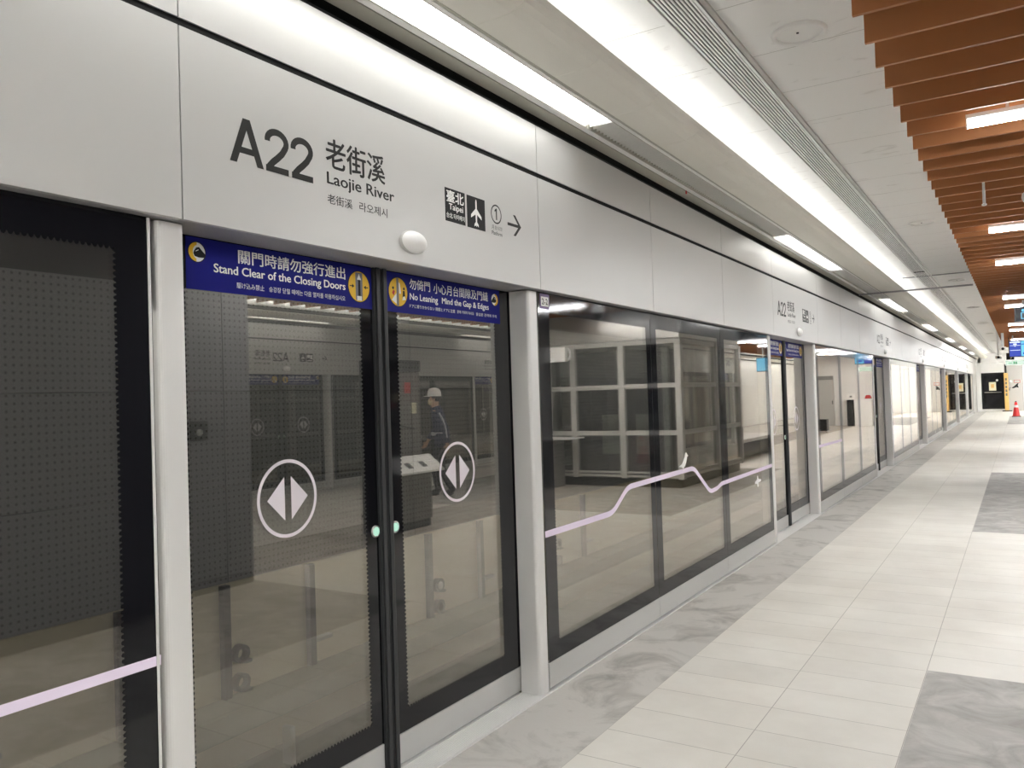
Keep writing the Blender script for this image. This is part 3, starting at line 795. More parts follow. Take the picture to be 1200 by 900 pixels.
def make_fixed(j, bay):
    y0 = 1.163 + PW * j; y1 = y0 + PW - 0.006
    off = (0, (y0 + y1) / 2, 0)
    t = thing('fixed_glass_panel', 'x', 'glass panel')
    MB().box(-0.035, 0.0, y0, y1, 0.018, 0.153, 0.002).build('kick_plate', M['panel'], t, off)
    MB().box(-0.014, -0.002, y0, y1, 0.157, 2.19).build('glass_pane', M['glass'], t, off)
    l = 0.115 if j == 0 else 0.095; r_ = 0.115 if j == 2 else 0.075
    frit_ring(y0, y1, 0.157, 2.19, y0 + l, y1 - r_, 0.25, 2.085, -0.0012).build('frit_border', M['frit'], t, off)
    if j == 2: MB().box(0.0002, 0.0022, y1 - 0.014, y1 - 0.004, 0.02, 2.188).build('edge_trim', M['alu'], t, off)
    if bay is not None:
        lp = line_pts(bay)
        if lp:
            q = MB()
            if stroke(q, lp, 0.03 if bay == -1 else 0.036, -0.0006, y0 - .002, y1 + .002): q.build('line_decal', M['lilac'], t, off)
        if bay == 0 and j == 0:
            q = MB(); q.box(-0.0012, 0.0, 1.186, 1.29, 2.098, 2.183); q.rect_x(1.196, 1.28, 2.113, 2.166, 0.0005, 1)
            st = q.build('door_number_sticker', [M['purple'], M['wprint'], M['inkblack']], t, off)
            q = MB(); text_into(q, '2-2', 1.206, 1.270, 2.123, 2.156, 0.001, 2, 0.02)
            q.build('lettering', [M['purple'], M['wprint'], M['inkblack']], st).location = (-off[0], -off[1], -off[2])
        if bay == 0 and j == 1:
            by, bz = 3.30, 1.02
            B = [(-0.05, 0.032), (-0.005, 0.022), (0.012, 0.012), (0.014, -0.012), (0.026, -0.012), (0.026, 0.014), (0.05, 0.03), (0.072, 0.06), (0.084, 0.098), (0.108, 0.103), (0.088, 0.118), (0.078, 0.134), (0.058, 0.134), (0.048, 0.118), (0.044, 0.10), (0.022, 0.075), (0.0, 0.05)]
            q = MB(); q.poly_x([(by + a * 1.35, bz - 0.005 + b * 0.95) for a, b in B], -0.0006); q.build('bird_decal', M['wprint'], t, off)
        if bay == 0 and j == 2:
            by, bz = 5.27, 0.655
            B = [(0.10, 0.0), (0.13, 0.018), (0.125, 0.045), (0.22, 0.05), (0.23, 0.07), (0.14, 0.082), (0.12, 0.115), (0.09, 0.115), (0.085, 0.08), (0.02, 0.065), (0.01, 0.045), (0.08, 0.04)]
            q = MB(); q.poly_x([(by + a, bz + b) for a, b in B], -0.0006); q.build('plane_decal', M['wprint'], t, off)
        if bay == 3 and j in (1, 2):
            q = MB(); q.ell_x((y0 + y1) / 2, 0.21, 0.05, 0.035, -0.0006); q.build('round_sticker', M['wprint'], t, off)
    return t, off

# posts
def make_post():
    t = thing('door_post', 'x', 'post')
    pr = []
    for k in range(5): a = PI / 2 * k / 4; pr.append((-0.018 + 0.018 * math.sin(a), -0.05 + 0.018 - 0.018 * math.cos(a)))
    pr2 = [(x, -y) for x, y in reversed(pr)]
    pts = [(-0.122, -0.05)] + pr + pr2 + [(-0.122, 0.05)]
    n = len(pts); mb = MB()
    z0, z1 = 0.008, 2.187
    vs = [(x, y, z0) for x, y in pts] + [(x, y, z1) for x, y in pts]
    mb.add(vs, [(i, (i + 1) % n, n + (i + 1) % n, n + i) for i in range(n)], 0, False)
    mb.add([(x, y, z1) for x, y in pts], [tuple(range(n))]); mb.add([(x, y, z0) for x, y in pts], [tuple(reversed(range(n)))])
    mb.build('column', M['alu'], t)
    return t
post0 = make_post()

# header panels
HB, HS, HS2, HT = 2.192, 2.800, 2.826, 3.085
def make_header(y0, y1):
    off = (0.05, (y0 + y1) / 2, HB); g = 0.0025
    t = thing('header_panel', 'x', 'header panel')
    mb = MB(); mb.prism_y([(0.05, HB), (0.05, HS), (-0.02, HS), (-0.02, HB + .25), (0.03, HB + .02), (0.03, HB)], y0 + g, y1 - g); mb.build('lower_panel', M['panel'], t, off)
    mb = MB(); mb.prism_y([(0.05, HS2), (0.05, HT), (0.0, HT), (0.0, HS2)], y0 + g, y1 - g); mb.build('upper_panel', M['fascia'], t, off)
    mb = MB(); mb.box(-0.06, -0.025, y0, y1, HB + 0.26, HT - 0.02); mb.box(-0.024, 0.044, y0, y1, HS + 0.0005, HS2 - 0.0005); mb.build('backing', M['black'], t, off)
    mb = MB(); mb.box(-0.20, 0.028, y0, y1, HB, HB + 0.018); mb.build('soffit', M['alu_dark'], t, off)
    return t, off

SM = [M['ink'], M['inkblack'], M['wprint']]
def plane_poly(y, z, s):
    half = [(0, 1.0), (0.06, 0.93), (0.085, 0.8), (0.085, 0.32), (0.62, -0.16), (0.64, -0.40), (0.10, -0.10), (0.075, -0.62), (0.25, -0.80), (0.25, -0.97), (0.05, -0.86), (0, -1.0)]
    right = [(y + a * s * 1.05, z + b * s) for a, b in half]; left = [(y - a * s * 1.05, z + b * s) for a, b in half[1:-1]][::-1]
    return (right + left)[::-1]
def arrow(mb, y, z, w, h, d, x):
    """d=+1 right, -1 left"""
    t_ = 0.015
    a, b = sorted((y - d * w / 2, y + d * w / 2 - d * 0.012)); mb.rect_x(a, b, z - t_ / 2, z + t_ / 2, x, 0)
    for sg in (-1, 1):
        P = [(y + d * w / 2, z), (y + d * (w / 2 - 0.022), z), (y + d * (w / 2 - 0.078), z + sg * h / 2), (y + d * (w / 2 - 0.056), z + sg * h / 2)]
        mb.poly_x(P, x, 0)
def code_glyphs(mb, y0, y1, z0, z1, x):
    """bold grotesque A 2 2"""
    W, H = y1 - y0, z1 - z0
    def A(a, w):
        P = lambda u, v: (a + u * w, z0 + v * H)
        k = 0.315
        for pts in ([(0, 0), (0.20, 0), (0.60, 1), (0.395, 1)], [(1, 0), (0.605, 1), (0.40, 1), (0.80, 0)][::-1], [(0.22, 0.225), (0.78, 0.225), (0.72, 0.365), (0.28, 0.365)]):
            q = [P(u, v) for u, v in pts]
            mb.poly_x(q if sum((q[i][0] * q[(i + 1) % 4][1] - q[(i + 1) % 4][0] * q[i][1]) for i in range(4)) > 0 else q[::-1], x, 0)
    def two(a, w):
        path = []
        for i in range(15):
            t = math.radians(188 - i * 15.2); path.append((0.5 + 0.375 * math.cos(t), 0.712 + 0.215 * math.sin(t)))
        path += [(0.70, 0.47), (0.52, 0.345), (0.34, 0.235), (0.19, 0.12), (0.155, 0.045)]
        wu = 0.21; R = H / w; vs = []
        for i, p in enumerate(path):
            p0 = path[max(i - 1, 0)]; p1 = path[min(i + 1, len(path) - 1)]
            dx, dz = (p1[0] - p0[0]), (p1[1] - p0[1]) * R; L = math.hypot(dx, dz); nx, nz = -dz / L, dx / L
            for sg in (-1, 1): vs.append((x, a + (p[0] + sg * nx * wu / 2) * w, max(z0, z0 + p[1] * H + sg * nz * wu / 2 * w)))
        mb.add(vs, [(2 * i + 1, 2 * i, 2 * i + 2, 2 * i + 3) for i in range(len(path) - 1)])
        mb.rect_x(a + 0.05 * w, a + 0.955 * w, z0, z0 + 0.145 * H, x + 0.0001, 0)
    A(y0, W * 0.375); two(y0 + W * 0.385, W * 0.30); two(y0 + W * 0.695, W * 0.30)
def sign_near(t, off):
    x = 0.0506; Y = lambda v: v - DOOR0
    loc = (-off[0], -off[1], -off[2])
    q = MB(); code_glyphs(q, Y(1.771), Y(2.150), 2.419, 2.574, x); q.build('station_code', SM, t).location = loc
    for nm, items in (('chinese_name', [('老街溪', 2.212, 2.545, 2.497, 2.610, 0.020)]), ('english_name', [('Laojie River', 2.215, 2.600, 2.422, 2.480, 0.020)]),
                      ('small_name', [('老街溪', 2.214, 2.348, 2.360, 2.397, 0.004), ('라오제시', 2.388, 2.554, 2.362, 2.399, 0.004)])):
        for (tx, a, b_, c_, d_, bo) in items:
            q = MB(); text_into(q, tx, Y(a), Y(b_), c_, d_, x, 0, bo)
            q.build(nm, SM, t).location = loc
    q = MB(); q.box(0.0502, x, Y(2.955), Y(3.112), 2.422, 2.575, 0.0, 1)
    text_into(q, '臺北', Y(2.968), Y(3.100), 2.513, 2.566, x + .0006, 2, 0.025)
    text_into(q, 'Taipei', Y(2.984), Y(3.094), 2.470, 2.506, x + .0006, 2, 0.02)
    text_into(q, '台北 타이베이', Y(2.964), Y(3.104), 2.438, 2.463, x + .0006, 2, 0.01)
    q.build('destination_plate', SM, t).location = loc
    q = MB(); q.box(0.0502, x, Y(3.127), Y(3.279), 2.421, 2.574, 0.0, 1)
    q.poly_x(plane_poly(Y(3.203), 2.497, 0.067), x + .0006, 2); q.build('airport_plate', SM, t).location = loc
    q = MB(); q.ring_x(Y(3.380), 2.524, 0.041, 0.048, x, 0, 40); q.poly_x([(Y(3.377), 2.496), (Y(3.387), 2.496), (Y(3.387), 2.553), (Y(3.379), 2.553), (Y(3.366), 2.543), (Y(3.366), 2.534), (Y(3.377), 2.540)], x, 0)
    text_into(q, '月台', Y(3.336), Y(3.385), 2.445, 2.468, x, 0); text_into(q, '승강장', Y(3.390), Y(3.432), 2.446, 2.466, x, 0)
    text_into(q, 'Platform', Y(3.336), Y(3.430), 2.419, 2.438, x, 0, 0.01); q.build('platform_number', SM, t).location = loc
    q = MB(); arrow(q, Y(3.550), 2.496, 0.132, 0.108, 1, x); q.build('arrow', SM, t).location = loc
def sign_far(t, off):
    x = 0.0506; loc = (-off[0], -off[1], -off[2])
    q = MB(); code_glyphs(q, -0.06, 0.32, 2.419, 2.574, x); q.build('station_code', SM, t).location = loc
    q = MB(); text_into(q, '老街溪', 0.37, 0.70, 2.497, 2.61, x, 0, 0.02); q.build('chinese_name', SM, t).location = loc
    q = MB(); text_into(q, 'Laojie River', 0.37, 0.755, 2.422, 2.48, x, 0, 0.01); q.build('english_name', SM, t).location = loc
    q = MB(); text_into(q, '老街溪 라오제시', 0.37, 0.71, 2.36, 2.398, x, 0); q.build('small_name', SM, t).location = loc
    q = MB(); q.box(0.0502, x, -0.48, -0.325, 2.422, 2.575, 0, 1); q.poly_x(plane_poly(-0.4025, 2.497, 0.067), x + .0006, 2); q.build('airport_plate', SM, t).location = loc
    q = MB(); q.box(0.0502, x, -0.655, -0.50, 2.422, 2.575, 0, 1)
    q.rect_x(-0.64, -0.59, 2.47, 2.555, x + .0006, 2); q.rect_x(-0.58, -0.515, 2.50, 2.555, x + .0006, 2); q.rect_x(-0.64, -0.515, 2.44, 2.455, x + .0006, 2)
    q.build('destination_plate', SM, t).location = loc
    q = MB(); arrow(q, -0.95, 2.496, 0.132, 0.108, -1, x); q.build('arrow', SM, t).location = loc

def make_dome():
    t = thing('door_lamp', 'x', 'lamp')
    MB().lathe([(0.084, 0.0), (0.084, 0.006), (0.078, 0.01)], (0, 0, 0), axis='x', n=36).build('base_ring', M['lightgrey'], t)
    pr = [(0.078 * math.cos(a), 0.010 + 0.036 * math.sin(a)) for a in [PI / 2 * k / 7 for k in range(8)]]
    MB().lathe(pr, (0, 0, 0), axis='x', n=36).build('dome', M['white'], t)
    for c_ in t.children:
        for v in c_.data.vertices: v.co.z *= 0.60
    return t
dome0 = make_dome()

def make_sill():
    t = thing('door_threshold', 'x', 'threshold')
    MB().box(-0.20, -0.002, -1.06, 1.06, 0.0, 0.003).build('plate', M['alu'], t)
    mb = MB()
    for k in range(10): mb.box(-0.118 + k * 0.0115, -0.112 + k * 0.0115, -1.06, 1.06, 0.003, 0.0055)
    mb.build('ribs', M['alu'], t)
    return t
sill0 = make_sill()

# prototypes of header panels
hd_near, ho_d = make_header(-1.102, 1.112); sign_near(hd_near, ho_d)
hd_far, _ = make_header(-1.102, 1.112); sign_far(hd_far, ho_d)
hf, ho_f = [], []
for a, b in ((1.112, 2.71), (2.71, 4.318), (4.318, 6.018)):
    h, o_ = make_header(a, b); hf.append(h); ho_f.append(o_)
fixed = {}
for bay in (-1, 0, 1, 3, None):
    for j in range(3): fixed[(bay, j)] = make_fixed(j, bay)

protos_used = set()
def put(proto, loc, rz, label, group):
    if proto.name not in protos_used:
        protos_used.add(proto.name); proto.location = loc; proto.rotation_euler = (0, 0, rz); o = proto
        o['label'] = label; o['group'] = group; return o
    return dup(proto, loc, rz, label, group)

NTH = {0: 'nearest', 1: 'second', 2: 'third', 3: 'fourth', 4: 'fifth', 5: 'sixth', 6: 'farthest'}
POS3 = ['left', 'middle', 'right']
LST = ['left of the pink-white line\'s bird', '', '']
for k in range(7):
    org = (X0, DOOR0 + PITCH * k, 0); rz = 0; n = NTH[k]
    put(leafL, place(org, rz, offL), rz, '%s sliding glass leaf under the blue Stand Clear banner of the %s doorway' % ('left', n), 'left sliding door leaves')
    if k == 1: put(leafR2, place(org, rz, offR), rz, 'right sliding glass leaf with its own Stand Clear banner in the second doorway', 'right sliding door leaves')
    else: put(leafR, place(org, rz, offR), rz, 'right sliding glass leaf under the blue No Leaning banner of the %s doorway' % n, 'right sliding door leaves')
    for sgn, w in ((-1, 'left'), (1, 'right')):
        put(post0, place(org, rz, (0, sgn * 1.11, 0)), rz, 'silver metal post on the %s side of the %s doorway' % (w, n), 'silver doorway posts')
    put(sill0, place(org, rz, (0, 0, 0.0072)), rz, 'ribbed metal threshold on the floor of the %s doorway' % n, 'ribbed doorway thresholds')
    put(hd_near, place(org, rz, ho_d), rz, 'grey header panel with the A22 station name over the %s doorway' % n, 'header panels with the station sign')
    put(dome0, place(org, rz, (0.0505, 0.02, 2.284)), rz, 'round white lamp on the sign panel over the %s doorway' % n, 'round lamps over the doorways')
    for j in range(3):
        put(hf[j], place(org, rz, ho_f[j]), rz, 'plain grey header panel, %s of the three after the %s doorway' % (POS3[j], n), 'plain header panels')
        p, o_ = fixed[(k if k in (0, 1, 3) else None, j)]
        extra = {(0, 0): 'fixed glass panel with the 2-2 sticker, right of the nearest doorway', (0, 1): 'fixed glass panel with the white bird perched on the pale line',
                 (0, 2): 'fixed glass panel with the small white plane below the pale line'}.get((k, j), 'fixed glass panel, %s of the three between the %s doorway and the next' % (POS3[j], n))
        put(p, place(org, rz, o_), rz, extra, 'fixed glass panels')
# bay left of the nearest doorway
org = (X0, DOOR0 - PITCH, 0)
for j in range(3):
    lab = ['fixed glass panel behind the camera, farthest left with the pale line', 'fixed glass panel beside the camera, left of the photo\'s edge', 'large dark fixed glass panel cut by the left edge, crossed by the pale line'][j]
    p, o_ = fixed[(-1, j)]; put(p, place(org, 0, o_), 0, lab, 'fixed glass panels')
    lab = ['plain grey header panel behind the camera, farthest left', 'plain grey header panel just outside the left edge', 'plain grey header panel in the top left corner, left of the A22 sign'][j]
    put(hf[j], place(org, 0, ho_f[j]), 0, lab, 'plain header panels')
put(post0, (X0, DOOR0 - PITCH + 1.11, 0), 0, 'silver metal post behind the camera at the near end of the screens', 'silver doorway posts')

# the screens across the platform, seen in the glass
OD0 = 10.28
for k in range(-1, 4):
    org = (XO, OD0 + PITCH * k, 0); rz = PI; n = ['first', 'second', 'third', 'fourth', 'fifth'][k + 1]
    put(leafL, place(org, rz, offL), rz, 'left leaf of the %s far-side doorway reflected in the glass, Stand Clear banner' % n, 'far-side left door leaves')
    put(leafR, place(org, rz, offR), rz, 'right leaf of the %s far-side doorway reflected in the glass, No Leaning banner' % n, 'far-side right door leaves')
    for sgn, w in ((-1, 'left'), (1, 'right')):
        put(post0, place(org, rz, (0, sgn * 1.11, 0)), rz, 'silver post %s of the %s far-side doorway reflected in the glass' % (w, n), 'far-side doorway posts')
    put(hd_far, place(org, rz, ho_d), rz, 'far-side header panel with mirrored A22 over the %s far-side doorway' % n, 'far-side sign panels')
    put(dome0, place(org, rz, (0.0505, 0.0, 2.284)), rz, 'round lamp on the far-side header over the %s far-side doorway' % n, 'far-side round lamps')
    for j in range(3):
        put(hf[j], place(org, rz, ho_f[j]), rz, 'plain far-side header panel, %s of three after the %s far-side doorway' % (POS3[j], n), 'far-side plain header panels')
        p, o_ = fixed[(None, j)]
        put(p, place(org, rz, o_), rz, 'fixed glass panel across the platform, %s of three after the %s far-side doorway' % (POS3[j], n), 'far-side fixed glass panels')
for key, (p, o_) in fixed.items():
    if p.name not in protos_used:
        for c in list(p.children):
            for g in list(c.children): bpy.data.objects.remove(g)
            bpy.data.objects.remove(c)
        bpy.data.objects.remove(p)
# remaining far-side wall beyond the screens
mb = MB(); mb.box(XO, XO + 0.1, OD0 + PITCH * 3 + 1.2, Y_FAR - 0.05, 0.001, 3.1); struct('wall_side', mb, M['endwall'])
mb = MB(); mb.box(X0 - 0.03, X0 + 0.02, DOOR0 + PITCH * 6 + 5.97, Y_FAR - 0.01, 0.008, 3.1); struct('wall_corner', mb, M['lightgrey'])

# ================================================================== ON THE PLATFORM, BEYOND THE RIGHT EDGE (seen in the glass)
t = thing('clad_column', 'broad dark grey clad column mirrored in the left panes', 'column', (2.0, 3.78, 0))
MB().box(-0.70, 0.70, -1.3, 1.28, 0.10, 3.095, 0.02).build('cladding', M['dark'], t)
MB().box(-0.69, 0.69, -1.29, 1.27, 0.0, 0.098).build('plinth', M['dark'], t)
q = MB().box(-0.712, -0.7005, 0.62, 0.80, 1.33, 1.50, 0.004).build('socket_plate', M['charcoal'], t)
mb = MB(); mb.lathe([(0.03, 0.0), (0.03, -0.006), (0.0, -0.007)], (-0.7125, 0.71, 1.40), axis='x', n=16); mb.build('socket', M['steel'], q)

# information totem with a sloping silver shelf
t = thing('help_point_totem', 'tall dark help point totem with a sloping silver shelf, mirrored in the right leaf', 'totem', (2.02, 7.98, 0))
MB().box(-0.20, 0.20, -0.45, 0.42, 0.10, 0.78, 0.01).build('cabinet', M['totem'], t)
MB().box(-0.18, 0.18, -0.43, 0.40, 0.0, 0.098).build('plinth', M['charcoal'], t)
MB().box(-0.20, 0.20, -0.47, -0.452, 0.0, 2.14, 0.004).build('side_panel', M['charcoal'], t)
MB().box(-0.17, 0.19, -0.45, 0.26, 0.785, 1.99, 0.008).build('upper_body', M['totem'], t)
q = MB().box(-0.19, 0.19, -0.45, 0.26, 1.995, 2.14, 0.006).build('header_box', M['charcoal'], t)
mb = MB(); mb.prism_y([(-0.41, 0.72), (-0.41, 0.745), (-0.17, 0.93), (-0.17, 0.785)], -0.45, 0.42); sh = mb.build('sloping_shelf', M['white'], t)
for y in (-0.18, 0.10):
    mb = MB(); a, b = (-0.355, 0.7895), (-0.27, 0.8545)
    mb.quad((a[0], y - .05, a[1]), (b[0], y - .05, b[1]), (b[0], y + .05, b[1]), (a[0], y + .05, a[1])); mb.build('control_plate', M['inkblack'], sh)
mb = MB()
for (y, z, w, h, mi) in ((-0.05, 1.72, 0.12, 0.14, 0), (-0.28, 1.62, 0.12, 0.10, 1), (0.08, 1.46, 0.10, 0.14, 1), (-0.32, 1.55, 0.06, 0.06, 0)):
    mb.quad((-0.1715, y, z), (-0.1715, y, z + h), (-0.1715, y + w, z + h), (-0.1715, y + w, z), mi)
mb.build('poster', [M['redprint'], M['paper']], t)
MB().tube([(-0.175, -0.40, 1.36), (-0.205, -0.38, 1.355), (-0.205, 0.10, 1.27), (-0.175, 0.14, 1.26)], 0.011).build('grab_rail', M['charcoal'], t)

def cone(loc, label, sc=1.0, group=None):
    t = thing('traffic_cone', label, 'traffic cone', loc, 0, group)
    MB().box(-0.19 * sc, 0.19 * sc, -0.19 * sc, 0.19 * sc, 0, 0.035 * sc, 0.008).build('base', M['charcoal'], t)
    MB().lathe([(0.17 * sc, 0.036 * sc), (0.155 * sc, 0.06 * sc), (0.055 * sc, 0.68 * sc), (0.05 * sc, 0.70 * sc), (0.0, 0.70 * sc)], (0, 0, 0), n=28).build('body', M['red'], t)
    q = [0.155 - (0.100 * (z - 0.06) / 0.62) + 0.002 for z in (0.45, 0.56)]
    MB().lathe([(q[0] * sc, 0.45 * sc), (q[1] * sc, 0.56 * sc)], (0, 0, 0), n=28).build('reflective_band', M['silver'], t)
    MB().lathe([(0.034 * sc, 0.701 * sc), (0.036 * sc, 0.74 * sc), (0.0, 0.76 * sc)], (0, 0, 0), n=16).build('cap', M['charcoal'], t)
    return t
cone((-0.22, 45.9, 0.0), 'red traffic cone with a white band on the floor by the end wall', 1.0)
cone((3.05, 8.75, 0.0), 'red traffic cone mirrored beside the opening symbol of the left leaf', 0.95)

# lift enclosure of glass and steel
gx0, gx1, gy0, gy1 = 0.45, 3.86, 13.2, 16.6
t = thing('glass_lift_enclosure', 'glass enclosure with pale steel bars mirrored in the fixed panels', 'glass enclosure', ((gx0 + gx1) / 2, (gy0 + gy1) / 2, 0))
off = ((gx0 + gx1) / 2, (gy0 + gy1) / 2, 0)
MB().box(gx0 + .02, gx1 - .02, gy0 + .02, gy1 - .02, 0.0, 0.15).build('plinth', M['charcoal'], t, off)
for yy, xs in ((gy0, (0.45, 1.50, 2.46, 3.86)), (gy1, (0.45, 1.50, 2.46, 3.86)), ((gy0 + gy1) / 2 + .2, (0.45, 3.86))):
    for xx in xs:
        MB().box(xx - .055, xx + .055, yy - .055, yy + .055, 0.15, 2.55, 0.006).build('upright', M['lightgrey'], t, off)
for z0, z1 in ((0.17, 0.21), (0.235, 0.27), (0.905, 0.985), (1.72, 1.80), (2.48, 2.56)):
    mb = MB()
    for yy in (gy0, gy1): mb.box(gx0, gx1, yy - .035, yy + .035, z0, z1)
    for xx in (gx0, gx1): mb.box(xx - .035, xx + .035, gy0, gy1, z0, z1)
    mb.build('rail', M['lightgrey'], t, off)
mb = MB()
for yy in (gy0, gy1): mb.box(gx0, gx1, yy - .005, yy + .005, 0.27, 2.5)
for xx in (gx0, gx1): mb.box(xx - .005, xx + .005, gy0, gy1, 0.27, 2.5)
mb.build('glazing', M['plainglass'], t, off)
MB().box(gx0 - .03, gx1 + .03, gy0 - .03, gy1 + .03, 2.57, 3.09, 0.004).build('top_fascia', M['steel'], t, off)
mb = MB(); mb.box(1.0, 3.1, 14.2, 16.1, 0.155, 2.45, 0.01); mb.build('lift_car', M['dark'], t, off)
for xx, yy in ((0.72, 14.6), (0.72, 15.8), (0.9, 13.75), (1.75, 13.7), (3.2, 13.8)):
    MB().box(xx - .06, xx + .06, yy - .05, yy + .05, 0.155, 2.47, 0.006).build('guide_column', M['lightgrey'], t, off)
for xx in (1.25, 1.95):
    MB().box(xx, xx + 0.45, 14.185, 14.199, 0.5, 1.25).build('car_sticker', M['lightgrey'], t, off)

# ticket-style cabinet in front of it
t = thing('service_cabinet', 'grey cabinet with a thin white shelf mirrored beside the 2-2 sticker', 'cabinet', (2.80, 12.75, 0))
MB().box(-0.20, 0.22, -0.25, 0.25, 0.0, 0.86, 0.01).build('body', M['grey'], t)
MB().box(-0.60, 0.26, -0.28, 0.28, 0.865, 0.89, 0.004).build('shelf', M['white'], t)
MB().box(0.0, 0.22, -0.18, 0.22, 0.895, 2.52, 0.008).build('upper_column', M['lightgrey'], t)
MB().box(-0.46, -0.03, -0.10, 0.02, 2.24, 2.50, 0.01).build('white_box', M['white'], t)
MB().tube([(-0.49, -0.04, 2.47), (-0.53, -0.04, 2.42), (-0.53, -0.04, 2.32), (-0.49, -0.04, 2.27)], 0.022).build('grip', M['white'], t)
MB().box(-0.03, -0.005, -0.07, -0.01, 2.30, 2.40).build('bracket', M['steel'], t)

# white bench beyond the enclosure, dark case and room at the far end
t = thing('white_bench', 'low white bench mirrored at the right end of the fixed panels', 'bench', (1.45, 20.0, 0))
MB().box(-0.45, 0.45, -1.9, 1.9, 0.42, 0.50, 0.01).build('seat', M['white'], t)
for y in (-1.6, 1.6): MB().box(-0.40, 0.40, y - .12, y + .12, 0.0, 0.418, 0.01).build('leg', M['lightgrey'], t)
MB().box(-0.30, 0.30, -1.45, 1.45, 0.05, 0.38).build('storage_box', M['charcoal'], t)  # charcoal block stands in for the dark inside under the seat
t = thing('equipment_case', 'dark equipment case mirrored beside the second doorway', 'case', (1.8, 31.7, 0))
MB().box(-0.16, 0.16, -0.2, 0.2, 0.07, 0.50, 0.015).build('body', M['charcoal'], t)
for x in (-0.12, 0.12): MB().cyl((x, -0.16, 0.035), (x, 0.16, 0.035), 0.034, 14).build('roller', M['white'], t)
mb = MB()
mb.box(0.75, 3.7, 37.6, 37.75, 0, 3.09); struct('wall_room', mb, M['endwall'])
t = thing('door_1', 'pale grey service door mirrored in the panel past the second doorway', 'door', (2.8, 37.57, 0)); t['kind'] = 'structure'
MB().box(-0.34, 0.34, -0.01, 0.02, 0.01, 2.20, 0.004).build('panel', M['lightgrey'], t)
MB().box(-0.32, 0.32, -0.02, -0.011, 2.02, 2.18).build('vent', M['grey'], t)
MB().box(-0.29, -0.26, -0.07, -0.012, 0.95, 1.10, 0.005).build('handle', M['charcoal'], t)
t = thing('white_counter', 'white counter with clutter on top mirrored past the second doorway', 'counter', (1.35, 37.2, 0))
MB().box(-0.5, 0.2, -0.3, 0.3, 0.0, 1.12, 0.01).build('body', M['white'], t)
MB().box(-0.55, 0.55, -0.33, 0.33, 1.125, 1.16, 0.005).build('worktop', M['white'], t)
MB().box(0.28, 0.50, -0.25, 0.25, 0.0, 1.12, 0.01).build('dark_side', M['charcoal'], t)
t = thing('document_box', 'white box of papers standing on the white counter', 'box', (1.70, 37.2, 1.162))
MB().box(-0.17, 0.17, -0.12, 0.12, 0, 0.22, 0.008).build('carton', M['white'], t); MB().box(-0.05, 0.05, -0.122, -0.1205, 0.06, 0.14).build('label_patch', M['grey'], t)
t = thing('red_helmet', 'red safety helmet lying on the white counter', 'helmet', (1.03, 37.2, 1.162))
MB().lathe([(0.16, 0.0), (0.13, 0.02), (0.12, 0.08), (0.08, 0.14), (0.0, 0.155)], (0, 0, 0), n=24).build('shell', M['red'], t)
MB().lathe([(0.165, 0.0), (0.165, 0.008), (0.13, 0.012)], (0, 0, 0), n=24).build('brim', M['charcoal'], t)

# ---- worker in a white helmet (mirrored in the right leaf)
def skin_mesh(name, verts, edges, radii, mat, parent, level=2):
    me = bpy.data.meshes.new(name); me.from_pydata(verts, edges, [])
    o = bpy.data.objects.new(name, me); COL.objects.link(o)
    md = o.modifiers.new('skin', 'SKIN'); sv = me.skin_vertices
    if not sv: 
        bm = bmesh.new(); bm.from_mesh(me); bm.verts.layers.skin.verify(); bm.to_mesh(me); bm.free(); sv = me.skin_vertices
    for i, rr in enumerate(radii):
        rr = rr if isinstance(rr, tuple) else (rr, rr)
        sv[0].data[i].radius = rr; sv[0].data[i].use_root = (i == 0)
    ss = o.modifiers.new('sub', 'SUBSURF'); ss.levels = level; ss.render_levels = level
    bpy.context.view_layer.update()
    m2 = bpy.data.meshes.new_from_object(o.evaluated_get(bpy.context.evaluated_depsgraph_get()))
    bpy.data.objects.remove(o); bpy.data.meshes.remove(me)
    m2.name = name; m2.materials.clear(); m2.materials.append(mat)
    for p in m2.polygons: p.use_smooth = True
    ob = bpy.data.objects.new(name, m2); COL.objects.link(ob); ob.parent = parent
    return ob
w = thing('person', 'worker in a white helmet, pale mask and navy jacket, walking past the totem', 'person', (3.66, 11.05, 0.0), math.atan2(-0.6, 0.8))
# local: +x forward, +y left
J = {}
def chain(dct):
    v, e, rr, idx = [], [], [], {}
    for nme, (p, par, rad) in dct.items():
        idx[nme] = len(v); v.append(p); rr.append(rad)
        if par: e.append((idx[par], idx[nme]))
    return v, e, rr
def hand(prefix, wrist, d, parent, sgn):
    """palm, four fingers and a thumb hanging from a wrist"""
    out = {}
    W = Vector(wrist); D = Vector(d).normalized(); F = Vector((1, 0, 0))
    palm = W + D * 0.075
    out[prefix + 'palm'] = (tuple(palm), parent, (0.030, 0.016))
    for k, (sx, L) in enumerate(((0.030, 0.068), (0.010, 0.078), (-0.010, 0.074), (-0.028, 0.058))):
        b = palm + F * sx * 0.9 + D * 0.012
        m_ = palm + F * sx + D * (0.02 + L * 0.55) + Vector((0.004, -sgn * 0.006, 0)); e_ = palm + F * sx + D * (0.02 + L) + Vector((0.006, -sgn * 0.022, 0))
        out[prefix + 'b%d' % k] = (tuple(b), prefix + 'palm', 0.0095)
        out[prefix + 'm%d' % k] = (tuple(m_), prefix + 'b%d' % k, 0.0088); out[prefix + 'e%d' % k] = (tuple(e_), prefix + 'm%d' % k, 0.0075)
    th = W + D * 0.04 + F * 0.035; out[prefix + 't0'] = (tuple(th), prefix + 'palm', 0.011)
    out[prefix + 't1'] = (tuple(th + D * 0.035 + F * 0.022), prefix + 't0', 0.0095)
    return out
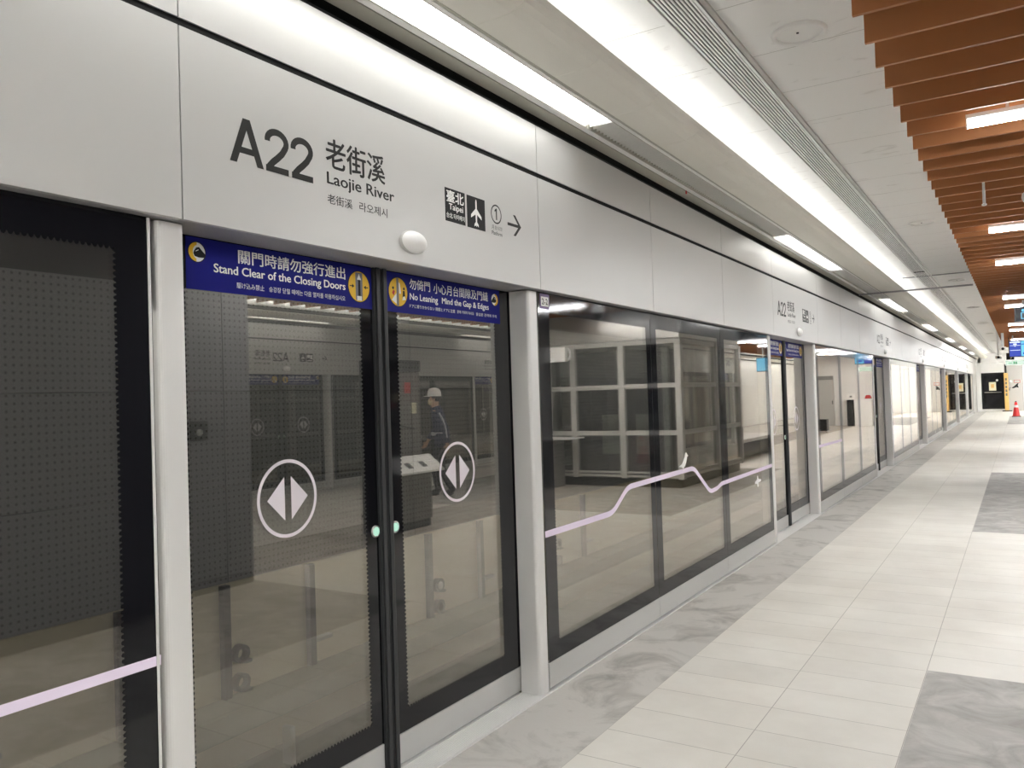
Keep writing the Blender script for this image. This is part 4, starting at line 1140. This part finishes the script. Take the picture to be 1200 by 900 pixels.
body = {
 'pelvis': ((0, 0, 0.95), None, (0.13, 0.11)), 'waist': ((0.01, 0, 1.10), 'pelvis', (0.125, 0.095)), 'chest': ((0.035, 0, 1.30), 'waist', (0.15, 0.11)),
 'shb': ((0.05, 0, 1.43), 'chest', (0.10, 0.08)), 'neck': ((0.075, 0, 1.51), 'shb', 0.055), 'jaw': ((0.105, 0, 1.58), 'neck', (0.065, 0.075)), 'skull': ((0.10, 0, 1.68), 'jaw', (0.078, 0.092)), 'crown': ((0.095, 0, 1.755), 'skull', (0.055, 0.065)),
 'nose': ((0.195, 0, 1.635), 'jaw', 0.014),
 'hipL': ((0.0, 0.09, 0.90), 'pelvis', 0.095), 'kneeL': ((0.13, 0.10, 0.50), 'hipL', 0.062), 'ankL': ((0.07, 0.10, 0.09), 'kneeL', 0.042), 'toeL': ((0.17, 0.105, 0.045), 'ankL', 0.024),
 'hipR': ((0.0, -0.09, 0.90), 'pelvis', 0.095), 'kneeR': ((0.02, -0.10, 0.49), 'hipR', 0.062), 'ankR': ((-0.17, -0.10, 0.11), 'kneeR', 0.042), 'toeR': ((-0.08, -0.105, 0.06), 'ankR', 0.024),
 'shL': ((0.05, 0.17, 1.40), 'shb', 0.052), 'elL': ((0.06, 0.24, 1.13), 'shL', 0.042), 'wrL': ((0.22, 0.22, 0.95), 'elL', 0.028),
 'shR': ((0.05, -0.17, 1.40), 'shb', 0.052), 'elR': ((-0.08, -0.24, 1.15), 'shR', 0.042), 'wrR': ((-0.10, -0.23, 0.90), 'elR', 0.028)}
body.update(hand('L', (0.22, 0.22, 0.95), (0.5, 0, -0.85), 'wrL', 1)); body.update(hand('R', (-0.10, -0.23, 0.90), (0, 0, -1), 'wrR', -1))
body_ob = skin_mesh('body', *chain(body), M['skin'], w)
def garment(name, keep, puff, mat):
    """cloth following the body surface, a little outside it"""
    src = body_ob.data; mp = {}; vs = []; fs = []
    for p in src.polygons:
        c_ = p.center
        if not keep(c_.x, c_.y, c_.z): continue
        f_ = []
        for i in p.vertices:
            if i not in mp:
                v = src.vertices[i]; mp[i] = len(vs); vs.append(tuple(v.co + v.normal * puff(v.co.z)))
            f_.append(mp[i])
        fs.append(tuple(f_))
    mb = MB(); mb.add(vs, fs, 0, True)
    o = mb.build(name, mat, w)
    sd = o.modifiers.new('thickness', 'SOLIDIFY'); sd.thickness = 0.006; sd.offset = -1
    return o
def is_hand(x, y, z): return (x > 0.14 and y > 0.15 and 0.7 < z < 0.965) or (y < -0.193 and 0.6 < z < 0.915)
garment('trousers', lambda x, y, z: 0.075 < z < 0.98 and not is_hand(x, y, z) and not (abs(y) > 0.19 and z > 0.85), lambda z: 0.014 + 0.012 * max(0, (0.5 - z)), M['trouser'])
garment('jacket', lambda x, y, z: 0.86 < z < 1.525 and not is_hand(x, y, z), lambda z: 0.024, M['navy'])
for (a, b, c) in (((0.05, 0.10, 0.055), (0.16, 0.105, 0.045), (0.25, 0.11, 0.036)), ((-0.19, -0.10, 0.085), (-0.09, -0.105, 0.05), (0.0, -0.11, 0.036))):
    skin_mesh('shoe', [a, b, c], [(0, 1), (1, 2)], [0.062, 0.056, 0.044], M['charcoal'], w)
MB().lathe([(0.115, 0.0), (0.118, 0.03), (0.108, 0.085), (0.075, 0.13), (0.0, 0.145)], (0.095, 0, 1.70), n=28).build('helmet', M['helmet'], w)
MB().lathe([(0.15, -0.004), (0.152, 0.004), (0.112, 0.012)], (0.115, 0, 1.70), n=28).build('helmet_brim', M['helmet'], w)
MB().lathe([(0.0, 0.075), (0.04, 0.066), (0.065, 0.03), (0.072, 0.0)], (0.130, 0, 1.605), axis='x', n=20).build('mask', M['mask'], w)
for sy in (-1, 1):
    MB().lathe([(0.0, 0.006), (0.008, 0.004), (0.010, 0.0)], (0.178, sy * 0.032, 1.668), axis='x', n=10).build('eye', M['inkblack'], w)
    MB().box(0.085, 0.112, sy * 0.088 - 0.008, sy * 0.088 + 0.008, 1.60, 1.665, 0.006).build('ear', M['skin'], w)
MB().lathe([(0.02, -0.085), (0.07, -0.065), (0.092, 0.0), (0.09, 0.03)], (0.072, 0, 1.68), n=20).build('hair', M['hair'], w)
mb = MB(); mb.lathe([(0.158, 0.0), (0.158, 0.055)], (0.01, 0, 1.03), n=32); mb.build('reflective_belt', M['silver'], w)
mb = MB(); mb.tube([(0.02, -0.262, 1.42), (-0.05, -0.305, 1.28), (-0.085, -0.312, 1.15), (-0.10, -0.28, 1.0)], 0.012, 8); mb.build('sleeve_stripe', M['silver'], w)

# ================================================================== FAR END, SEEN DIRECTLY
t = thing('door_2', 'black glazed double-panel door in the end wall with a cream notice', 'door', (-1.375, yE - 0.02, 0.14)); t['kind'] = 'structure'
mb = MB()
for a, b, c, d in ((-0.57, -0.50, 0, 2.10), (0.50, 0.57, 0, 2.10), (-0.5, 0.5, 2.03, 2.10), (-0.5, 0.5, 0, 0.08)): mb.box(a, b, 0, 0.06, c, d)
mb.build('frame', M['inkblack'], t)
MB().box(-0.5, 0.5, 0.02, 0.04, 0.08, 2.03).build('leaf', M['frit'], t)
MB().cyl((-0.44, -0.05, 0.98), (0.42, -0.05, 0.98), 0.022, 12).build('push_bar', M['steel'], t)
MB().box(-0.20, 0.16, 0.012, 0.0195, 1.08, 1.58).build('notice', M['paper'], t)
mb = MB(); mb.box(-0.10, 0.06, 0.0095, 0.0115, 1.24, 1.46); mb.build('notice_print', M['orange'], t)
MB().lathe([(0.0, -0.01), (0.06, -0.008), (0.065, 0.0)], (0, 0, 0), n=16).build('round_lamp', M['white'], t)
lp = t.children[-1]; lp.location = (0.22, 0.012, 1.68); lp.rotation_euler = (-PI / 2, 0, 0)
t = thing('wrapped_post', 'yellow wrapped post with a black pole on top, right of the black end door', 'post', (-0.70, 55.0, 0.0))
MB().box(-0.105, 0.105, -0.10, 0.10, 0.06, 2.22, 0.02).build('wrapping', M['orange'], t)
MB().box(-0.24, 0.24, -0.16, 0.16, 0.0, 0.058, 0.01).build('base', M['charcoal'], t)
MB().cyl((0, 0, 2.22), (0, 0, 2.72), 0.05, 14).build('pole', M['charcoal'], t)
mb = MB()
for k in range(5): mb.box(-0.045, 0.045, -0.1035, -0.1015, 0.9 + 0.22 * k, 1.05 + 0.22 * k)
mb.build('panel_print', M['olive'], t)
t = thing('bird_sign', 'black bird silhouette on the pale wall right of the yellow post', 'sign', (-0.30, yE - 0.004, 1.28))
B = [(-0.14, 0.08), (-0.02, 0.16), (0.12, 0.30), (0.22, 0.36), (0.17, 0.22), (0.21, 0.06), (0.10, 0.10), (0.0, 0.06), (-0.08, 0.04)]
mb = MB(); n = len(B); mb.add([(x, 0, z) for x, z in B] + [(x, 0.003, z) for x, z in B], [tuple(range(n)), tuple(reversed(range(n, 2 * n)))] + [(i, n + i, n + (i + 1) % n, (i + 1) % n) for i in range(n)])
mb.build('silhouette', M['inkblack'], t)
mb = MB(); mb.box(-0.34, -0.22, 0, 0.003, -0.08, 0.04); mb.box(-0.28, -0.16, 0, 0.003, 0.05, 0.09); mb.build('small_mark', M['grey'], t)
t = thing('notice_plate', 'pink framed notice above the bird silhouette on the end wall', 'sign', (-0.16, yE - 0.02, 1.62))
MB().box(-0.16, 0.16, 0, 0.018, 0, 0.20, 0.003).build('plate', M['lightgrey'], t)
mb = MB()
for a, b, c, d in ((-.15, .15, .17, .19), (-.15, .15, .01, .03), (-.15, -.13, .03, .17), (.13, .15, .03, .17)): mb.box(a, b, -0.002, 0, c, d)
mb.build('frame', M['redprint'], t)
t = thing('wall_lamp', 'small round white lamp on the end wall beside the yellow post', 'lamp', (-0.47, yE - 0.002, 1.72))
MB().box(-0.08, 0.08, -0.03, 0.0, -0.10, 0.10, 0.01).build('back_plate', M['lightgrey'], t)
MB().lathe([(0.0, 0.05), (0.04, 0.04), (0.06, 0.0)], (0, 0, 0), n=18).build('globe', M['white'], t)
t.children[-1].rotation_euler = (PI / 2, 0, 0); t.children[-1].location = (0, -0.031, 0)

# information display hanging from the baffles
t = thing('information_display', 'hanging pair of bright blue and cyan screens at the far right', 'display', (0.045, 30.0, 2.45))
MB().box(-0.31, 0.31, 0.0, 0.10, -0.02, 0.49, 0.008).build('case', M['charcoal'], t)
q = MB().box(-0.295, 0.005, -0.004, -0.001, 0.0, 0.47).build('left_screen', M['screen_blue'], t)
mb = MB()
for a, b, c, d in ((-.285, -.005, .425, .46), (-.285, -.005, .335, .347), (-.285, -.005, .185, .20), (-.19, -.10, .36, .405), (-.165, -.125, .31, .33)): mb.box(a, b, -0.006, -0.0045, c, d)
mb.build('screen_lines', M['screen_white'], q)
q = MB().box(0.015, 0.295, -0.004, -0.001, 0.0, 0.47).build('right_screen', M['screen_cyan'], t)
mb = MB(); mb.box(.02, .29, -0.006, -0.0045, .36, .39); mb.box(.06, .25, -0.006, -0.0045, .05, .12); mb.build('screen_panels', M['screen_blue'], q)
for x in (-0.2, 0.2): MB().cyl((x, 0.05, 0.49), (x, 0.05, 0.97), 0.018, 10).build('hanger', M['white'], t)
# dark pictogram sign
t = thing('pictogram_sign', 'dark hanging sign with a blue pictogram under the baffles at the right edge', 'sign', (0.245, 17.5, 2.725))
MB().box(-0.295, 0.55, 0, 0.08, 0, 0.275, 0.006).build('case', M['dark'], t)
MB().box(-0.275, 0.53, -0.004, -0.001, 0.015, 0.26).build('face', M['charcoal'], t)
mb = MB()
mb.box(-0.19, -0.02, -0.006, -0.0045, 0.05, 0.062); mb.box(-0.19, -0.02, -0.006, -0.0045, 0.158, 0.17); mb.box(-0.19, -0.178, -0.006, -0.0045, 0.05, 0.17); mb.box(-0.032, -0.02, -0.006, -0.0045, 0.05, 0.17)
n = 16; mb.add([(-0.155 + .026 * math.cos(2 * PI * k / n), -0.006, 0.205 + .026 * math.sin(2 * PI * k / n)) for k in range(n)], [tuple(range(n))])
mb.build('pictogram', M['screen_cyan'], t)
for x in (-0.15, 0.40): MB().cyl((x, 0.04, 0.275), (x, 0.04, 0.695), 0.014, 10).build('hanger', M['white'], t)
t = thing('platform_screen', 'small cyan platform screen mirrored at the right end of the fixed panels', 'display', (0.84, 20.0, 2.10))
MB().box(-0.15, 0.15, 0.0, 0.08, -0.015, 0.33, 0.008).build('case', M['charcoal'], t)
MB().box(-0.14, 0.14, -0.004, -0.001, 0.0, 0.315).build('screen', M['screen_cyan'], t)
MB().cyl((0, 0.04, 0.33), (0, 0.04, Z_C - 2.10), 0.016, 10).build('hanger', M['white'], t)
# exit sign and cameras
t = thing('exit_sign', 'long pale green lit sign box below the far screens', 'sign', (-0.20, 33.0, 2.30))
MB().box(-0.22, 0.9, 0, 0.09, -0.07, 0.11, 0.006).build('case', M['white'], t)
q = MB().box(-0.21, 0.89, -0.004, -0.001, -0.06, 0.10).build('face', M['exit'], t)
mb = MB(); mb.box(0.02, 0.07, -0.006, -0.0045, -0.02, 0.06); mb.box(0.09, 0.13, -0.006, -0.0045, -0.03, 0.05); mb.box(-0.13, -0.02, -0.006, -0.0045, 0.0, 0.02); mb.build('symbol', M['green'], q)
for x in (0.0, 0.7): MB().cyl((x, 0.045, 0.11), (x, 0.045, Z_C - 2.30), 0.015, 10).build('hanger', M['white'], t)
t = thing('control_box', 'black box hanging beside the far screens above the lit sign', 'box', (-0.27, 31.0, 2.38))
MB().box(-0.09, 0.13, 0, 0.2, 0.0, 0.22, 0.01).build('case', M['inkblack'], t)
MB().box(0.02, 0.06, -0.004, -0.001, 0.04, 0.18).build('label_strip', M['paper'], t)
MB().cyl((0, 0.1, 0.22), (0, 0.1, Z_C - 2.36), 0.016, 10).build('hanger', M['charcoal'], t)
for i, (x, y, z) in enumerate(((-0.40, 28.0, 2.62), (-0.575, 31.0, 2.46))):
    t = thing('ceiling_camera', ['white bullet camera on a drop pole, nearer of two left of the screens', 'white bullet camera on a drop pole, farther and lower of two'][i], 'camera', (x, y, z), 0, 'white ceiling cameras')
    MB().cyl((0, 0, 0.06), (0, 0, Z_C - z), 0.035, 14).build('pole', M['white'], t)
    MB().box(-0.09, 0.09, -0.14, 0.16, -0.03, 0.07, 0.02).build('housing', M['white'], t)
    MB().cyl((0.0, -0.17, 0.01), (0, -0.139, 0.01), 0.04, 16).build('lens', M['inkblack'], t)
t = thing('ceiling_dome_camera', 'smoked dome camera mirrored at the top of the fixed panel near the header', 'camera', (1.30, 11.9, 2.96))
MB().lathe([(0.0, -0.11), (0.06, -0.09), (0.085, -0.03), (0.09, 0.0)], (0, 0, 0), n=24).build('dome', M['charcoal'], t)
MB().lathe([(0.10, 0.0), (0.11, 0.04), (0.07, 0.12), (0.03, 0.30), (0.03, 0.459), (0.0, 0.459)], (0, 0, 0), n=24).build('housing', M['white'], t)

# ================================================================== WORLD AND VIEW
wd = bpy.data.worlds.new('world'); S.world = wd; wd.use_nodes = True
wd.node_tree.nodes['Background'].inputs[0].default_value = (0.02, 0.02, 0.02, 1)
wd.node_tree.nodes['Background'].inputs[1].default_value = 0.2
S.view_settings.view_transform = 'Standard'; S.view_settings.look = 'None'
S.view_settings.gamma = 1.0; S.view_settings.use_curve_mapping = False; S.view_settings.exposure = 2.25
c = S.cycles
c.max_bounces = 12; c.diffuse_bounces = 6; c.glossy_bounces = 6; c.transmission_bounces = 6; c.transparent_max_bounces = 24
c.use_denoising = True
c.sample_clamp_indirect = 30.0
c.caustics_reflective = False; c.caustics_refractive = False
